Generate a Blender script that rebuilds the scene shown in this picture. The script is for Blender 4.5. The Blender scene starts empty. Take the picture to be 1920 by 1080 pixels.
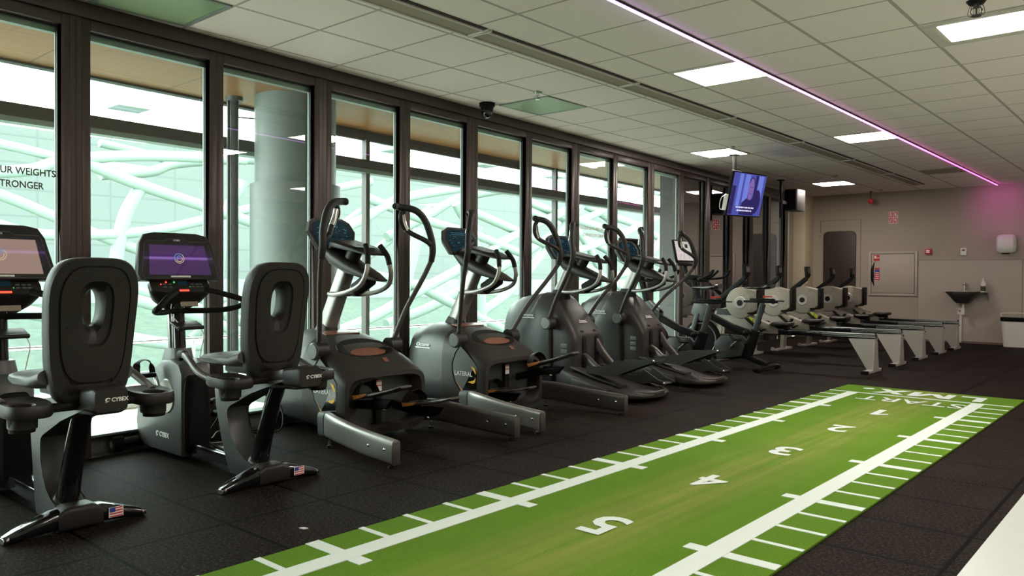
import bpy, bmesh, math, random
from mathutils import Vector, Matrix, Euler
random.seed(7)
PI = math.pi
WORLD = 3.1; EXPO = 2.05
SC = bpy.context.scene
COL = SC.collection

# ------------------------------------------------------------------ materials
def new_mat(name):
    m = bpy.data.materials.new(name); m.use_nodes = True
    nt = m.node_tree
    for n in list(nt.nodes): nt.nodes.remove(n)
    out = nt.nodes.new('ShaderNodeOutputMaterial')
    return m, nt, out

def pbr(name, col, rough=0.5, metal=0.0, spec=0.5, noise=0.0, nscale=40.0, bump=0.0, coat=0.0):
    m, nt, out = new_mat(name)
    b = nt.nodes.new('ShaderNodeBsdfPrincipled')
    b.inputs['Base Color'].default_value = (*col, 1)
    b.inputs['Roughness'].default_value = rough
    b.inputs['Metallic'].default_value = metal
    b.inputs['Specular IOR Level'].default_value = spec
    b.inputs['Coat Weight'].default_value = coat
    nt.links.new(b.outputs[0], out.inputs[0])
    if noise > 0 or bump > 0:
        tc = nt.nodes.new('ShaderNodeTexCoord')
        nz = nt.nodes.new('ShaderNodeTexNoise'); nz.inputs['Scale'].default_value = nscale
        nz.inputs['Detail'].default_value = 3
        nt.links.new(tc.outputs['Object'], nz.inputs['Vector'])
        if noise > 0:
            mx = nt.nodes.new('ShaderNodeMix'); mx.data_type = 'RGBA'
            mx.inputs[6].default_value = (*[c*(1-noise) for c in col], 1)
            mx.inputs[7].default_value = (*[min(1, c*(1+noise)) for c in col], 1)
            nt.links.new(nz.outputs[0], mx.inputs[0]); nt.links.new(mx.outputs[2], b.inputs['Base Color'])
        if bump > 0:
            bp = nt.nodes.new('ShaderNodeBump'); bp.inputs['Strength'].default_value = bump
            bp.inputs['Distance'].default_value = 0.002
            nt.links.new(nz.outputs[0], bp.inputs['Height']); nt.links.new(bp.outputs[0], b.inputs['Normal'])
    return m

def emis(name, col, strength, gloss=0.0):
    m, nt, out = new_mat(name)
    e = nt.nodes.new('ShaderNodeEmission'); e.inputs[0].default_value = (*col, 1); e.inputs[1].default_value = strength
    if gloss > 0:
        g = nt.nodes.new('ShaderNodeBsdfGlossy'); g.inputs['Roughness'].default_value = 0.04
        g.inputs[0].default_value = (gloss, gloss, gloss, 1)
        a = nt.nodes.new('ShaderNodeAddShader')
        nt.links.new(e.outputs[0], a.inputs[0]); nt.links.new(g.outputs[0], a.inputs[1]); nt.links.new(a.outputs[0], out.inputs[0])
    else:
        nt.links.new(e.outputs[0], out.inputs[0])
    return m

def mth(nt, op, a, b=None, c=None):
    n = nt.nodes.new('ShaderNodeMath'); n.operation = op
    for i, v in enumerate((a, b, c)):
        if v is None: continue
        if isinstance(v, (int, float)): n.inputs[i].default_value = v
        else: nt.links.new(v, n.inputs[i])
    return n.outputs[0]

def grid_line(nt, coord, phase, step, half):
    """1 where coord is within half of a line of the grid"""
    t = mth(nt, 'SUBTRACT', coord, phase)
    t = mth(nt, 'DIVIDE', t, step)
    t = mth(nt, 'FRACT', mth(nt, 'ADD', t, 0.5))
    t = mth(nt, 'ABSOLUTE', mth(nt, 'SUBTRACT', t, 0.5))
    return mth(nt, 'LESS_THAN', t, half/step)

def mixc(nt, fac, a, b):
    mx = nt.nodes.new('ShaderNodeMix'); mx.data_type = 'RGBA'
    if isinstance(fac, (int, float)): mx.inputs[0].default_value = fac
    else: nt.links.new(fac, mx.inputs[0])
    for i, v in ((6, a), (7, b)):
        if isinstance(v, tuple): mx.inputs[i].default_value = (*v, 1)
        else: nt.links.new(v, mx.inputs[i])
    return mx.outputs[2]

def noise(nt, vec, scale, detail=3, rough=0.5):
    n = nt.nodes.new('ShaderNodeTexNoise'); n.inputs['Scale'].default_value = scale
    n.inputs['Detail'].default_value = detail; n.inputs['Roughness'].default_value = rough
    nt.links.new(vec, n.inputs['Vector']); return n.outputs[0]

def ramp(nt, v, p0, p1):
    n = nt.nodes.new('ShaderNodeMapRange'); n.inputs[1].default_value = p0; n.inputs[2].default_value = p1
    nt.links.new(v, n.inputs[0]); return n.outputs[0]

def ceiling_mat():
    m, nt, out = new_mat('ceiling_tiles')
    b = nt.nodes.new('ShaderNodeBsdfPrincipled'); b.inputs['Roughness'].default_value = 0.9
    b.inputs['Specular IOR Level'].default_value = 0.1
    g = nt.nodes.new('ShaderNodeNewGeometry'); s = nt.nodes.new('ShaderNodeSeparateXYZ')
    nt.links.new(g.outputs['Position'], s.inputs[0])
    lx = grid_line(nt, s.outputs[0], -4.97, 0.6, 0.012)
    ly = grid_line(nt, s.outputs[1], 3.068, 0.603, 0.0095)
    l = mth(nt, 'MAXIMUM', lx, ly)
    nz = noise(nt, g.outputs['Position'], 90, 4, 0.7)
    base = mixc(nt, ramp(nt, nz, 0.3, 0.7), (0.85, 0.745, 0.70), (0.93, 0.82, 0.775))
    nt.links.new(mixc(nt, l, base, (0.47, 0.41, 0.37)), b.inputs['Base Color'])
    bp = nt.nodes.new('ShaderNodeBump'); bp.inputs['Strength'].default_value = 0.35; bp.inputs['Distance'].default_value = 0.004
    nt.links.new(mth(nt, 'SUBTRACT', mth(nt, 'MULTIPLY', nz, 0.3), l), bp.inputs['Height'])
    nt.links.new(bp.outputs[0], b.inputs['Normal'])
    nt.links.new(b.outputs[0], out.inputs[0])
    return m

def rubber_mat():
    m, nt, out = new_mat('rubber_tiles')
    b = nt.nodes.new('ShaderNodeBsdfPrincipled'); b.inputs['Specular IOR Level'].default_value = 0.03
    g = nt.nodes.new('ShaderNodeNewGeometry'); s = nt.nodes.new('ShaderNodeSeparateXYZ')
    nt.links.new(g.outputs['Position'], s.inputs[0])
    lx = grid_line(nt, s.outputs[0], -3.24, 0.505, 0.0085)
    ly = grid_line(nt, s.outputs[1], 2.295, 0.505, 0.0085)
    l = mth(nt, 'MAXIMUM', lx, ly)
    n1 = noise(nt, g.outputs['Position'], 75, 5, 0.9)
    n2 = noise(nt, g.outputs['Position'], 2.2, 4, 0.6)
    grain = mixc(nt, ramp(nt, n1, 0.50, 0.64), (0.0024, 0.0017, 0.0014), (0.072, 0.050, 0.041))
    worn = mixc(nt, mth(nt, 'MULTIPLY', ramp(nt, n2, 0.45, 0.7), 0.30), grain, (0.030, 0.025, 0.022))
    nt.links.new(mixc(nt, l, worn, (0.0006, 0.0006, 0.0006)), b.inputs['Base Color'])
    nt.links.new(mth(nt, 'ADD', mth(nt, 'MULTIPLY', n2, 0.15), 0.55), b.inputs['Roughness'])
    bp = nt.nodes.new('ShaderNodeBump'); bp.inputs['Strength'].default_value = 0.55; bp.inputs['Distance'].default_value = 0.004
    nt.links.new(mth(nt, 'SUBTRACT', mth(nt, 'MULTIPLY', n1, 0.6), mth(nt, 'MULTIPLY', l, 1.5)), bp.inputs['Height'])
    nt.links.new(bp.outputs[0], b.inputs['Normal'])
    nt.links.new(b.outputs[0], out.inputs[0])
    return m

def turf_mat():
    m, nt, out = new_mat('artificial_turf')
    b = nt.nodes.new('ShaderNodeBsdfPrincipled'); b.inputs['Roughness'].default_value = 0.85
    b.inputs['Specular IOR Level'].default_value = 0.15
    g = nt.nodes.new('ShaderNodeNewGeometry'); s = nt.nodes.new('ShaderNodeSeparateXYZ')
    nt.links.new(g.outputs['Position'], s.inputs[0])
    n1 = noise(nt, g.outputs['Position'], 260, 3, 0.8)
    n2 = noise(nt, g.outputs['Position'], 3.0, 3)
    mp = nt.nodes.new('ShaderNodeMapping'); mp.inputs['Scale'].default_value = (14, 0.5, 1)
    nt.links.new(g.outputs['Position'], mp.inputs[0])
    n3 = noise(nt, mp.outputs[0], 1.0, 3)
    c = mixc(nt, ramp(nt, n1, 0.35, 0.7), (0.050, 0.128, 0.003), (0.150, 0.310, 0.011))
    # worn, sledge-flattened lane down the middle of the strip
    d = mth(nt, 'ABSOLUTE', mth(nt, 'SUBTRACT', s.outputs[0], -1.93))
    lane = mth(nt, 'MULTIPLY', mth(nt, 'SUBTRACT', 1.0, ramp(nt, d, 0.05, 0.36)), ramp(nt, n3, 0.25, 0.65))
    c = mixc(nt, mth(nt, 'MULTIPLY', lane, 0.8), c, (0.25, 0.265, 0.06))
    c = mixc(nt, mth(nt, 'MULTIPLY', ramp(nt, n2, 0.4, 0.8), 0.35), c, (0.07, 0.14, 0.008))
    nt.links.new(c, b.inputs['Base Color'])
    bp = nt.nodes.new('ShaderNodeBump'); bp.inputs['Strength'].default_value = 0.7; bp.inputs['Distance'].default_value = 0.006
    nt.links.new(n1, bp.inputs['Height']); nt.links.new(bp.outputs[0], b.inputs['Normal'])
    nt.links.new(b.outputs[0], out.inputs[0])
    return m

def glass_mat(name='window_glass', tint=(0.85, 0.97, 0.90), ior=1.5, gain=1.7):
    m, nt, out = new_mat(name)
    t = nt.nodes.new('ShaderNodeBsdfTransparent'); t.inputs[0].default_value = (*tint, 1)
    g = nt.nodes.new('ShaderNodeBsdfGlossy'); g.inputs['Roughness'].default_value = 0.0
    ge = nt.nodes.new('ShaderNodeNewGeometry'); dt = nt.nodes.new('ShaderNodeVectorMath'); dt.operation = 'DOT_PRODUCT'
    nt.links.new(ge.outputs['Incoming'], dt.inputs[0]); nt.links.new(ge.outputs['True Normal'], dt.inputs[1])
    cs = mth(nt, 'ABSOLUTE', dt.outputs['Value'])
    f0 = ((ior-1)/(ior+1))**2*gain
    pw = mth(nt, 'POWER', mth(nt, 'SUBTRACT', 1.0, cs), 5.0)
    k = mth(nt, 'MINIMUM', mth(nt, 'ADD', mth(nt, 'MULTIPLY', pw, 1-f0), f0), 0.95)
    mx = nt.nodes.new('ShaderNodeMixShader')
    nt.links.new(k, mx.inputs[0]); nt.links.new(t.outputs[0], mx.inputs[1]); nt.links.new(g.outputs[0], mx.inputs[2])
    nt.links.new(mx.outputs[0], out.inputs[0])
    return m

def wood_mat():
    m, nt, out = new_mat('soffit_wood')
    b = nt.nodes.new('ShaderNodeBsdfPrincipled'); b.inputs['Roughness'].default_value = 0.35; b.inputs['Specular IOR Level'].default_value = 0.25
    g = nt.nodes.new('ShaderNodeNewGeometry'); s = nt.nodes.new('ShaderNodeSeparateXYZ')
    nt.links.new(g.outputs['Position'], s.inputs[0])
    mp = nt.nodes.new('ShaderNodeMapping'); mp.inputs['Scale'].default_value = (1.2, 14, 1)
    nt.links.new(g.outputs['Position'], mp.inputs[0])
    n = noise(nt, mp.outputs[0], 2.0, 5)
    c = mixc(nt, n, (0.24, 0.105, 0.036), (0.30, 0.145, 0.055))
    l = mth(nt, 'MAXIMUM', grid_line(nt, s.outputs[1], 2.33, 1.2, 0.006), grid_line(nt, s.outputs[0], -8.4, 1.8, 0.004))
    nt.links.new(mixc(nt, l, c, (0.05, 0.03, 0.02)), b.inputs['Base Color'])
    nt.links.new(b.outputs[0], out.inputs[0])
    return m

def led_mat():
    m, nt, out = new_mat('led_strip')
    g = nt.nodes.new('ShaderNodeNewGeometry'); s = nt.nodes.new('ShaderNodeSeparateXYZ')
    nt.links.new(g.outputs['Position'], s.inputs[0])
    c = mixc(nt, ramp(nt, s.outputs[1], 3.5, 12.0), (0.60, 0.36, 1.0), (1.0, 0.11, 0.60))
    e = nt.nodes.new('ShaderNodeEmission'); nt.links.new(c, e.inputs[0]); e.inputs[1].default_value = 1.15
    nt.links.new(e.outputs[0], out.inputs[0])
    return m

def building_mat():
    m, nt, out = new_mat('far_cladding')
    b = nt.nodes.new('ShaderNodeBsdfPrincipled'); b.inputs['Roughness'].default_value = 0.8
    g = nt.nodes.new('ShaderNodeNewGeometry'); s = nt.nodes.new('ShaderNodeSeparateXYZ')
    nt.links.new(g.outputs['Position'], s.inputs[0])
    l = mth(nt, 'MAXIMUM', grid_line(nt, s.outputs[2], 0.4, 0.9, 0.03), grid_line(nt, s.outputs[1], 0, 2.4, 0.03))
    nt.links.new(mixc(nt, l, (0.070, 0.088, 0.083), (0.055, 0.070, 0.066)), b.inputs['Base Color'])
    nt.links.new(b.outputs[0], out.inputs[0])
    return m

M = {}
M['ceiling'] = ceiling_mat(); M['rubber'] = rubber_mat(); M['turf'] = turf_mat()
M['turf_white'] = pbr('turf_white', (0.58, 0.66, 0.62), 0.9, noise=0.12, nscale=200, bump=0.6)
M['glass'] = glass_mat()
M['dark_glass'] = glass_mat('mirror_glass', (0.3, 0.3, 0.28), 3.0, 2.9)
M['wood'] = wood_mat(); M['led'] = led_mat(); M['cladding'] = building_mat()
M['frame'] = pbr('bronze_frame', (0.062, 0.046, 0.039), 0.38, 0.35, noise=0.06, nscale=8)
M['frame_edge'] = pbr('gasket', (0.012, 0.014, 0.014), 0.4)
M['frame_out'] = pbr('frame_outer', (0.24, 0.29, 0.26), 0.4, 0.3)
M['wall'] = pbr('painted_wall', (0.36, 0.31, 0.255), 0.75, noise=0.04, nscale=3)
M['wall_low'] = pbr('wall_panel', (0.41, 0.355, 0.305), 0.55, noise=0.03, nscale=3)
M['cream'] = pbr('cream_paint', (0.48, 0.41, 0.28), 0.6)
M['line'] = pbr('panel_joint', (0.16, 0.12, 0.10), 0.8)
M['brown'] = pbr('brown_door', (0.034, 0.021, 0.015), 0.55, noise=0.1, nscale=12)
M['white'] = pbr('white_plastic', (0.68, 0.66, 0.62), 0.35)
M['white_metal'] = pbr('white_metal', (0.33, 0.31, 0.28), 0.35)
M['beige'] = pbr('rower_shell', (0.24, 0.215, 0.17), 0.5, noise=0.05, nscale=20)
M['panel_reflect_green'] = pbr('acrylic', (0.30, 0.40, 0.22), 0.4)  # unlit white panel, with the windows' green reflection put into its colour
M['floor_white'] = pbr('white_laminate', (0.50, 0.545, 0.51), 0.35, noise=0.03, nscale=5)
M['black'] = pbr('black_plastic', (0.005, 0.0045, 0.0045), 0.45, spec=0.15, noise=0.15, nscale=60)
M['black_matte'] = pbr('black_rubber', (0.007, 0.006, 0.006), 0.62, spec=0.15)
M['black_gloss'] = pbr('black_lacquer', (0.006, 0.006, 0.007), 0.12, coat=0.5)
M['char'] = pbr('charcoal_plastic', (0.018, 0.0155, 0.014), 0.45, spec=0.28, noise=0.08, nscale=150, bump=0.15)
M['char2'] = pbr('charcoal_shell', (0.027, 0.023, 0.0205), 0.42, spec=0.30, noise=0.06, nscale=150, bump=0.1)
M['grey'] = pbr('grey_metallic', (0.085, 0.088, 0.085), 0.42, 0.35, noise=0.04, nscale=6)
M['grey_d'] = pbr('dark_grey_metallic', (0.048, 0.050, 0.048), 0.42, 0.3, noise=0.04, nscale=6)
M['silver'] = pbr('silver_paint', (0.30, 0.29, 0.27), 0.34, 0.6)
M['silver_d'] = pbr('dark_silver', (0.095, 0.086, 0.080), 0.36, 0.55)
M['chrome'] = pbr('chrome', (0.75, 0.75, 0.75), 0.12, 1.0)
M['vinyl'] = pbr('seat_vinyl', (0.09, 0.09, 0.093), 0.42, bump=0.2, nscale=200)
M['orange'] = pbr('orange_print', (0.62, 0.27, 0.07), 0.45)
M['yellow'] = pbr('yellow_print', (0.85, 0.50, 0.03), 0.45)
M['lime'] = pbr('lime_print', (0.60, 0.68, 0.04), 0.5)
M['copper'] = pbr('brown_tray', (0.20, 0.075, 0.045), 0.35, noise=0.35, nscale=30)
M['print_white'] = pbr('white_print', (0.75, 0.75, 0.73), 0.5)
M['print_grey'] = pbr('grey_print', (0.10, 0.12, 0.12), 0.6)
M['reflect_red'] = pbr('reflected_text_red', (0.38, 0.20, 0.16), 0.6)  # colour of the painted text reflection
M['blue'] = pbr('blue_print', (0.03, 0.05, 0.28), 0.5)
M['red'] = pbr('red_plastic', (0.52, 0.016, 0.02), 0.4)
M['tan'] = pbr('diffuser_plate', (0.30, 0.245, 0.18), 0.7)
M['rail_white'] = pbr('diffuser_rail', (0.60, 0.56, 0.50), 0.5)
M['slot'] = pbr('slot_dark', (0.03, 0.022, 0.02), 0.9)
M['steel'] = pbr('brushed_steel', (0.45, 0.45, 0.44), 0.28, 0.9)
M['sink'] = pbr('dark_basin', (0.045, 0.038, 0.034), 0.3, 0.3)
M['tube_w'] = pbr('lattice_paint', (0.135, 0.19, 0.155), 0.6)
M['grass'] = pbr('embankment', (0.030, 0.052, 0.038), 0.95, noise=0.6, nscale=5)
M['terrace'] = pbr('terrace_paving', (0.78, 0.74, 0.66), 0.8, noise=0.05, nscale=3)
M['concrete'] = pbr('concrete', (0.16, 0.19, 0.18), 0.85, noise=0.08, nscale=5)
M['column'] = pbr('column_paint', (0.10, 0.125, 0.112), 0.5)
M['beam'] = pbr('beam_paint', (0.05, 0.047, 0.042), 0.5)
M['panel_light'] = emis('light_panel', (1.0, 0.90, 0.81), 11.0)
M['scr_purple'] = emis('screen_purple', (0.040, 0.008, 0.075), 0.250, 0.10)
M['scr_pink'] = emis('screen_reflect_tint', (0.20, 0.135, 0.11), 0.36, 0.05)  # lit screen whose glow also carries the ceiling's pinkish reflection
M['scr_blue'] = emis('console_screen', (0.010, 0.030, 0.042), 0.140, 0.04)
M['scr_white'] = emis('monitor_page', (0.34, 0.31, 0.29), 0.450, 0.05)
M['scr_line'] = emis('monitor_drawing', (0.12, 0.11, 0.11), 0.400)
M['tv_base'] = emis('tv_blue', (0.070, 0.078, 0.34), 0.270)
M['tv_light'] = emis('tv_pale_blue', (0.14, 0.18, 0.58), 0.285)
M['tv_dark'] = emis('tv_dark', (0.03, 0.022, 0.11), 0.240)
M['tv_face'] = emis('tv_skin', (0.20, 0.12, 0.36), 0.270)
M['tv_text'] = emis('tv_subtitle', (0.65, 0.62, 0.85), 0.300)
M['console_marks'] = emis('console_marks', (0.03, 0.10, 0.14), 0.5)
M['led_red'] = emis('led_red', (1.0, 0.05, 0.03), 0.800)
M['led_green'] = emis('led_green', (0.1, 0.6, 0.12), 0.250)
M['logo_ring'] = emis('screen_logo', (0.42, 0.34, 0.22), 0.300)
M['logo_ring2'] = emis('screen_logo_blue', (0.10, 0.22, 0.40), 0.300)

# ------------------------------------------------------------------ mesh builder
def se(c, e):
    return math.copysign(abs(c)**(2.0/e), c)

def crv(pts, n=6):
    """Catmull-Rom through pts"""
    P = [Vector(p) for p in pts]
    if len(P) < 3: return P
    P = [P[0]*2-P[1]] + P + [P[-1]*2-P[-2]]
    out = []
    for i in range(1, len(P)-2):
        for k in range(n):
            t = k/n
            a, b, c, d = P[i-1], P[i], P[i+1], P[i+2]
            out.append(0.5*((2*b)+(c-a)*t+(2*a-5*b+4*c-d)*t*t+(3*b-a-3*c+d)*t**3))
    out.append(P[-2].copy())
    return out

class MB:
    def __init__(s, *mats):
        s.bm = bmesh.new(); s.mats = list(mats); s.mi = 0; s.T = Matrix()
        s.done = s.bm.faces.layers.int.new('done')
    def _tag(s, n0=0):
        if len(s.mats) < 2: return
        d = s.done
        for f in s.bm.faces:
            if f[d] == 0: f[d] = 1; f.material_index = s.mi
    def use(s, mat):
        if mat not in s.mats:
            if len(s.mats) == 1:
                for f in s.bm.faces: f[s.done] = 1; f.material_index = 0
            s.mats.append(mat)
        s.mi = s.mats.index(mat); return s
    def v(s, p): return s.bm.verts.new(s.T @ Vector(p))
    def quad(s, *p):
        n = len(s.bm.faces); s.bm.faces.new([s.v(q) for q in p]); s._tag(n); return s
    def box(s, c, size, bev=0.0, rot=None, seg=2):
        n = len(s.bm.faces)
        R = Matrix.Translation(Vector(c)) @ (rot.to_matrix().to_4x4() if rot else Matrix()) @ Matrix.Diagonal((*size, 1))
        r = bmesh.ops.create_cube(s.bm, size=1, matrix=s.T @ R)
        if bev > 0:
            es = list({e for vv in r['verts'] for e in vv.link_edges})
            bmesh.ops.bevel(s.bm, geom=es, offset=min(bev, min(size)*0.49), segments=seg, profile=0.5, affect='EDGES')
        s._tag(n); return s
    def rings(s, rs, closed=True, cap=True):
        n0 = len(s.bm.faces)
        R = [[s.v(p) for p in r] for r in rs]
        m = len(R[0])
        for a, b in zip(R, R[1:]):
            for i in range(m if closed else m-1):
                j = (i+1) % m
                try: s.bm.faces.new((a[i], a[j], b[j], b[i]))
                except ValueError: pass
        if cap:
            s.bm.faces.new(list(reversed(R[0]))); s.bm.faces.new(R[-1])
        s._tag(n0); return s
    def tube(s, pts, r, seg=12, cap=True, rz=None):
        """round tube along pts; r number or list"""
        P = [Vector(p) for p in pts]; n = len(P)
        rr = r if isinstance(r, (list, tuple)) else [r]*n
        if len(rr) != n:
            rr = [rr[min(int(i*(len(rr)-1)/(n-1)), len(rr)-2)] + (rr[min(int(i*(len(rr)-1)/(n-1)), len(rr)-2)+1]-rr[min(int(i*(len(rr)-1)/(n-1)), len(rr)-2)])*((i*(len(rr)-1)/(n-1))-min(int(i*(len(rr)-1)/(n-1)), len(rr)-2)) for i in range(n)]
        T = [(P[min(i+1, n-1)]-P[max(i-1, 0)]).normalized() for i in range(n)]
        up = Vector((0, 0, 1)) if abs(T[0].z) < 0.9 else Vector((1, 0, 0))
        N = (up - T[0]*up.dot(T[0])).normalized(); rs = []
        for i in range(n):
            N = (N - T[i]*N.dot(T[i])).normalized(); B = T[i].cross(N)
            rs.append([P[i] + (N*math.sin(2*PI*k/seg)*(rz/rr[i] if rz else 1) + B*math.cos(2*PI*k/seg))*rr[i] for k in range(seg)])
        return s.rings(rs, cap=cap)
    def beam(s, pts, wh, e=6, seg=20, upv=(0, 0, 1)):
        """superelliptic bar: wh list of (half width across, half height along up)"""
        P = [Vector(p) for p in pts]; n = len(P)
        if len(wh) != n:
            m = len(wh)-1; w2 = []
            for i in range(n):
                t = i*m/(n-1); k = min(int(t), m-1) if m else 0; f = t-k
                w2.append(tuple(wh[k][q]+(wh[min(k+1, m)][q]-wh[k][q])*f for q in (0, 1)))
            wh = w2
        T = [(P[min(i+1, n-1)]-P[max(i-1, 0)]).normalized() for i in range(n)]
        rs = []
        for i in range(n):
            U = Vector(upv); U = (U-T[i]*U.dot(T[i])).normalized(); S = T[i].cross(U)
            rs.append([P[i] + S*se(math.cos(2*PI*k/seg), e)*wh[i][0] + U*se(math.sin(2*PI*k/seg), e)*wh[i][1] for k in range(seg)])
        return s.rings(rs)
    def loft(s, secs, seg=32, e=4, cap=True, axis='x'):
        """secs: (x, yc, halfw, z0, z1[, e]) cross sections perpendicular to axis"""
        rs = []
        for q in secs:
            x, yc, w, z0, z1 = q[:5]; ee = q[5] if len(q) > 5 else e
            zc, h = (z0+z1)/2, (z1-z0)/2
            ring = []
            for k in range(seg):
                a = 2*PI*k/seg
                y = yc+se(math.cos(a), ee)*w; z = zc+se(math.sin(a), ee)*h
                ring.append((x, y, z) if axis == 'x' else (y, x, z) if axis == 'y' else (y, z, x))
            rs.append(ring)
        return s.rings(rs, cap=cap)
    def prism(s, prof, y0, y1, bev=0.0, axis='y'):
        """profile polygon in xz extruded along y (axis='y'), or yz along x (axis='x'), or xy along z"""
        n0 = len(s.bm.faces)
        f = {'y': lambda a, b, t: (a, t, b), 'x': lambda a, b, t: (t, a, b), 'z': lambda a, b, t: (a, b, t)}[axis]
        A = [s.v(f(a, b, y0)) for a, b in prof]; B = [s.v(f(a, b, y1)) for a, b in prof]
        m = len(prof)
        F = [s.bm.faces.new(A), s.bm.faces.new(list(reversed(B)))]
        for i in range(m):
            j = (i+1) % m; F.append(s.bm.faces.new((A[i], B[i], B[j], A[j])))
        if bev > 0:
            es = list(set(F[0].edges) | set(F[1].edges))
            bmesh.ops.bevel(s.bm, geom=es, offset=bev, segments=2, profile=0.5, affect='EDGES', clamp_overlap=True)
        s._tag(n0); return s
    def cyl(s, p0, p1, r, seg=24, r1=None):
        return s.tube([p0, p1], [r, r if r1 is None else r1], seg)
    def sphere(s, c, r, sx=1, sy=1, sz=1, u=20, v_=12):
        n = len(s.bm.faces)
        bmesh.ops.create_uvsphere(s.bm, u_segments=u, v_segments=v_, radius=r, matrix=s.T @ Matrix.Translation(Vector(c)) @ Matrix.Diagonal((sx, sy, sz, 1)))
        s._tag(n); return s
    def torus(s, c, R, r, axis='z', seg=28, m=8, a0=0, a1=2*PI):
        full = abs(a1-a0-2*PI) < 1e-6
        pts = []
        k = seg
        for i in range(k+1):
            a = a0+(a1-a0)*i/k
            q = (math.cos(a)*R, math.sin(a)*R)
            p = {'z': (q[0], q[1], 0), 'y': (q[0], 0, q[1]), 'x': (0, q[0], q[1])}[axis]
            pts.append(Vector(c)+Vector(p))
        return s.tube(pts, r, m, cap=not full)
    def text(s, txt, size, mat4, depth=0.001, align='CENTER', bold=0.0, space=1.0, ex=1.0):
        cu = bpy.data.curves.new('t', 'FONT'); cu.body = txt; cu.size = size; cu.align_x = align; cu.align_y = 'CENTER'
        cu.extrude = depth; cu.offset = bold; cu.space_character = space; cu.resolution_u = 3
        ob = bpy.data.objects.new('t', cu); COL.objects.link(ob)
        dg = bpy.context.evaluated_depsgraph_get()
        me = bpy.data.meshes.new_from_object(ob.evaluated_get(dg))
        me.transform(s.T @ mat4 @ Matrix.Diagonal((ex, 1, 1, 1)))
        old = set(s.bm.verts); s.bm.from_mesh(me); s.new_verts = [v for v in s.bm.verts if v not in old]; s.done = s.bm.faces.layers.int['done']; s._tag()
        bpy.data.objects.remove(ob); bpy.data.curves.remove(cu); bpy.data.meshes.remove(me)
        return s
    def build(s, name, parent=None, smooth=35, flip=False):
        bm = s.bm
        bmesh.ops.remove_doubles(bm, verts=bm.verts, dist=1e-6)
        bmesh.ops.recalc_face_normals(bm, faces=bm.faces)
        lim = math.radians(smooth)
        bm.faces.layers.int.remove(s.done)
        for f in bm.faces: f.smooth = smooth > 0
        for e in bm.edges:
            if len(e.link_faces) == 2 and e.calc_face_angle(0) > lim: e.smooth = False
        me = bpy.data.meshes.new(name); bm.to_mesh(me); bm.free()
        for m in s.mats: me.materials.append(m)
        ob = bpy.data.objects.new(name, me); COL.objects.link(ob)
        if parent: ob.parent = parent
        return ob

def mb(m): return MB(M[m])
def empty(name, loc=(0, 0, 0), rz=0.0):
    o = bpy.data.objects.new(name, None); COL.objects.link(o); o.location = loc; o.rotation_euler = (0, 0, rz)
    o.empty_display_size = 0.1; return o
def tag(o, label, cat, group=None):
    o['label'] = label; o['category'] = cat
    if group: o['group'] = group
    return o
def struct(o): o['kind'] = 'structure'; return o
def copy_tree(o, parent=None):
    c = o.copy(); COL.objects.link(c); c.parent = parent
    for ch in list(o.children): copy_tree(ch, c)
    return c
def frame4(o, xd, yd):
    """matrix whose local x,y map to xd,yd at origin o"""
    x = Vector(xd).normalized(); y = Vector(yd); y = (y-x*y.dot(x)).normalized(); z = x.cross(y)
    return Matrix(((x.x, y.x, z.x, o[0]), (x.y, y.y, z.y, o[1]), (x.z, y.z, z.z, o[2]), (0, 0, 0, 1)))
# ------------------------------------------------------------------ room shell
H = 2.72
YW = 15.5
def plain(name, mat, *a, bev=0.0, parent=None):
    o = mb(mat)
    for c, s_ in a: o.box(c, s_, bev)
    return o.build(name, parent, smooth=30)
def b2(x0, x1, y0, y1, z0, z1): return (((x0+x1)/2, (y0+y1)/2, (z0+z1)/2), (x1-x0, y1-y0, z1-z0))

FA, FM = -4.88, -0.0655
FN = math.sqrt(1+FM*FM)
FT = Matrix(((1/FN, FM/FN, 0, FA), (-FM/FN, 1/FN, 0, 0), (0, 0, 1, 0), (0, 0, 0, 1)))  # local x = towards room, y = along the windows
def fy(Y): return Y*FN
def fbox(m, n0, n1, y0, y1, z0, z1, bev=0.0):
    m.box(((n0+n1)/2, (fy(y0)+fy(y1))/2, (z0+z1)/2), (n1-n0, fy(y1)-fy(y0), z1-z0), bev); return m

# floor: follows the skewed window wall
f = mb('rubber'); f.prism([(FA+FM*-3, -3), (3.6, -3), (3.6, YW), (FA+FM*YW, YW)], -0.12, 0, axis='z'); struct(f.build('floor'))
c = mb('ceiling'); c.prism([(FA+FM*-3-0.02, -3), (3.6, -3), (3.6, YW), (FA+FM*YW-0.02, YW)], H, H+0.1, axis='z'); struct(c.build('ceiling'))
struct(plain('wall_far', 'wall', b2(-6.05, 3.7, YW, YW+0.15, -0.1, H+0.1)))
struct(plain('wall_right', 'wall', b2(3.6, 3.75, -3, YW, -0.1, H+0.1)))
struct(plain('wall_back', 'wall', b2(-5.2, 3.75, -3.15, -3, -0.1, H+0.1)))
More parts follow.
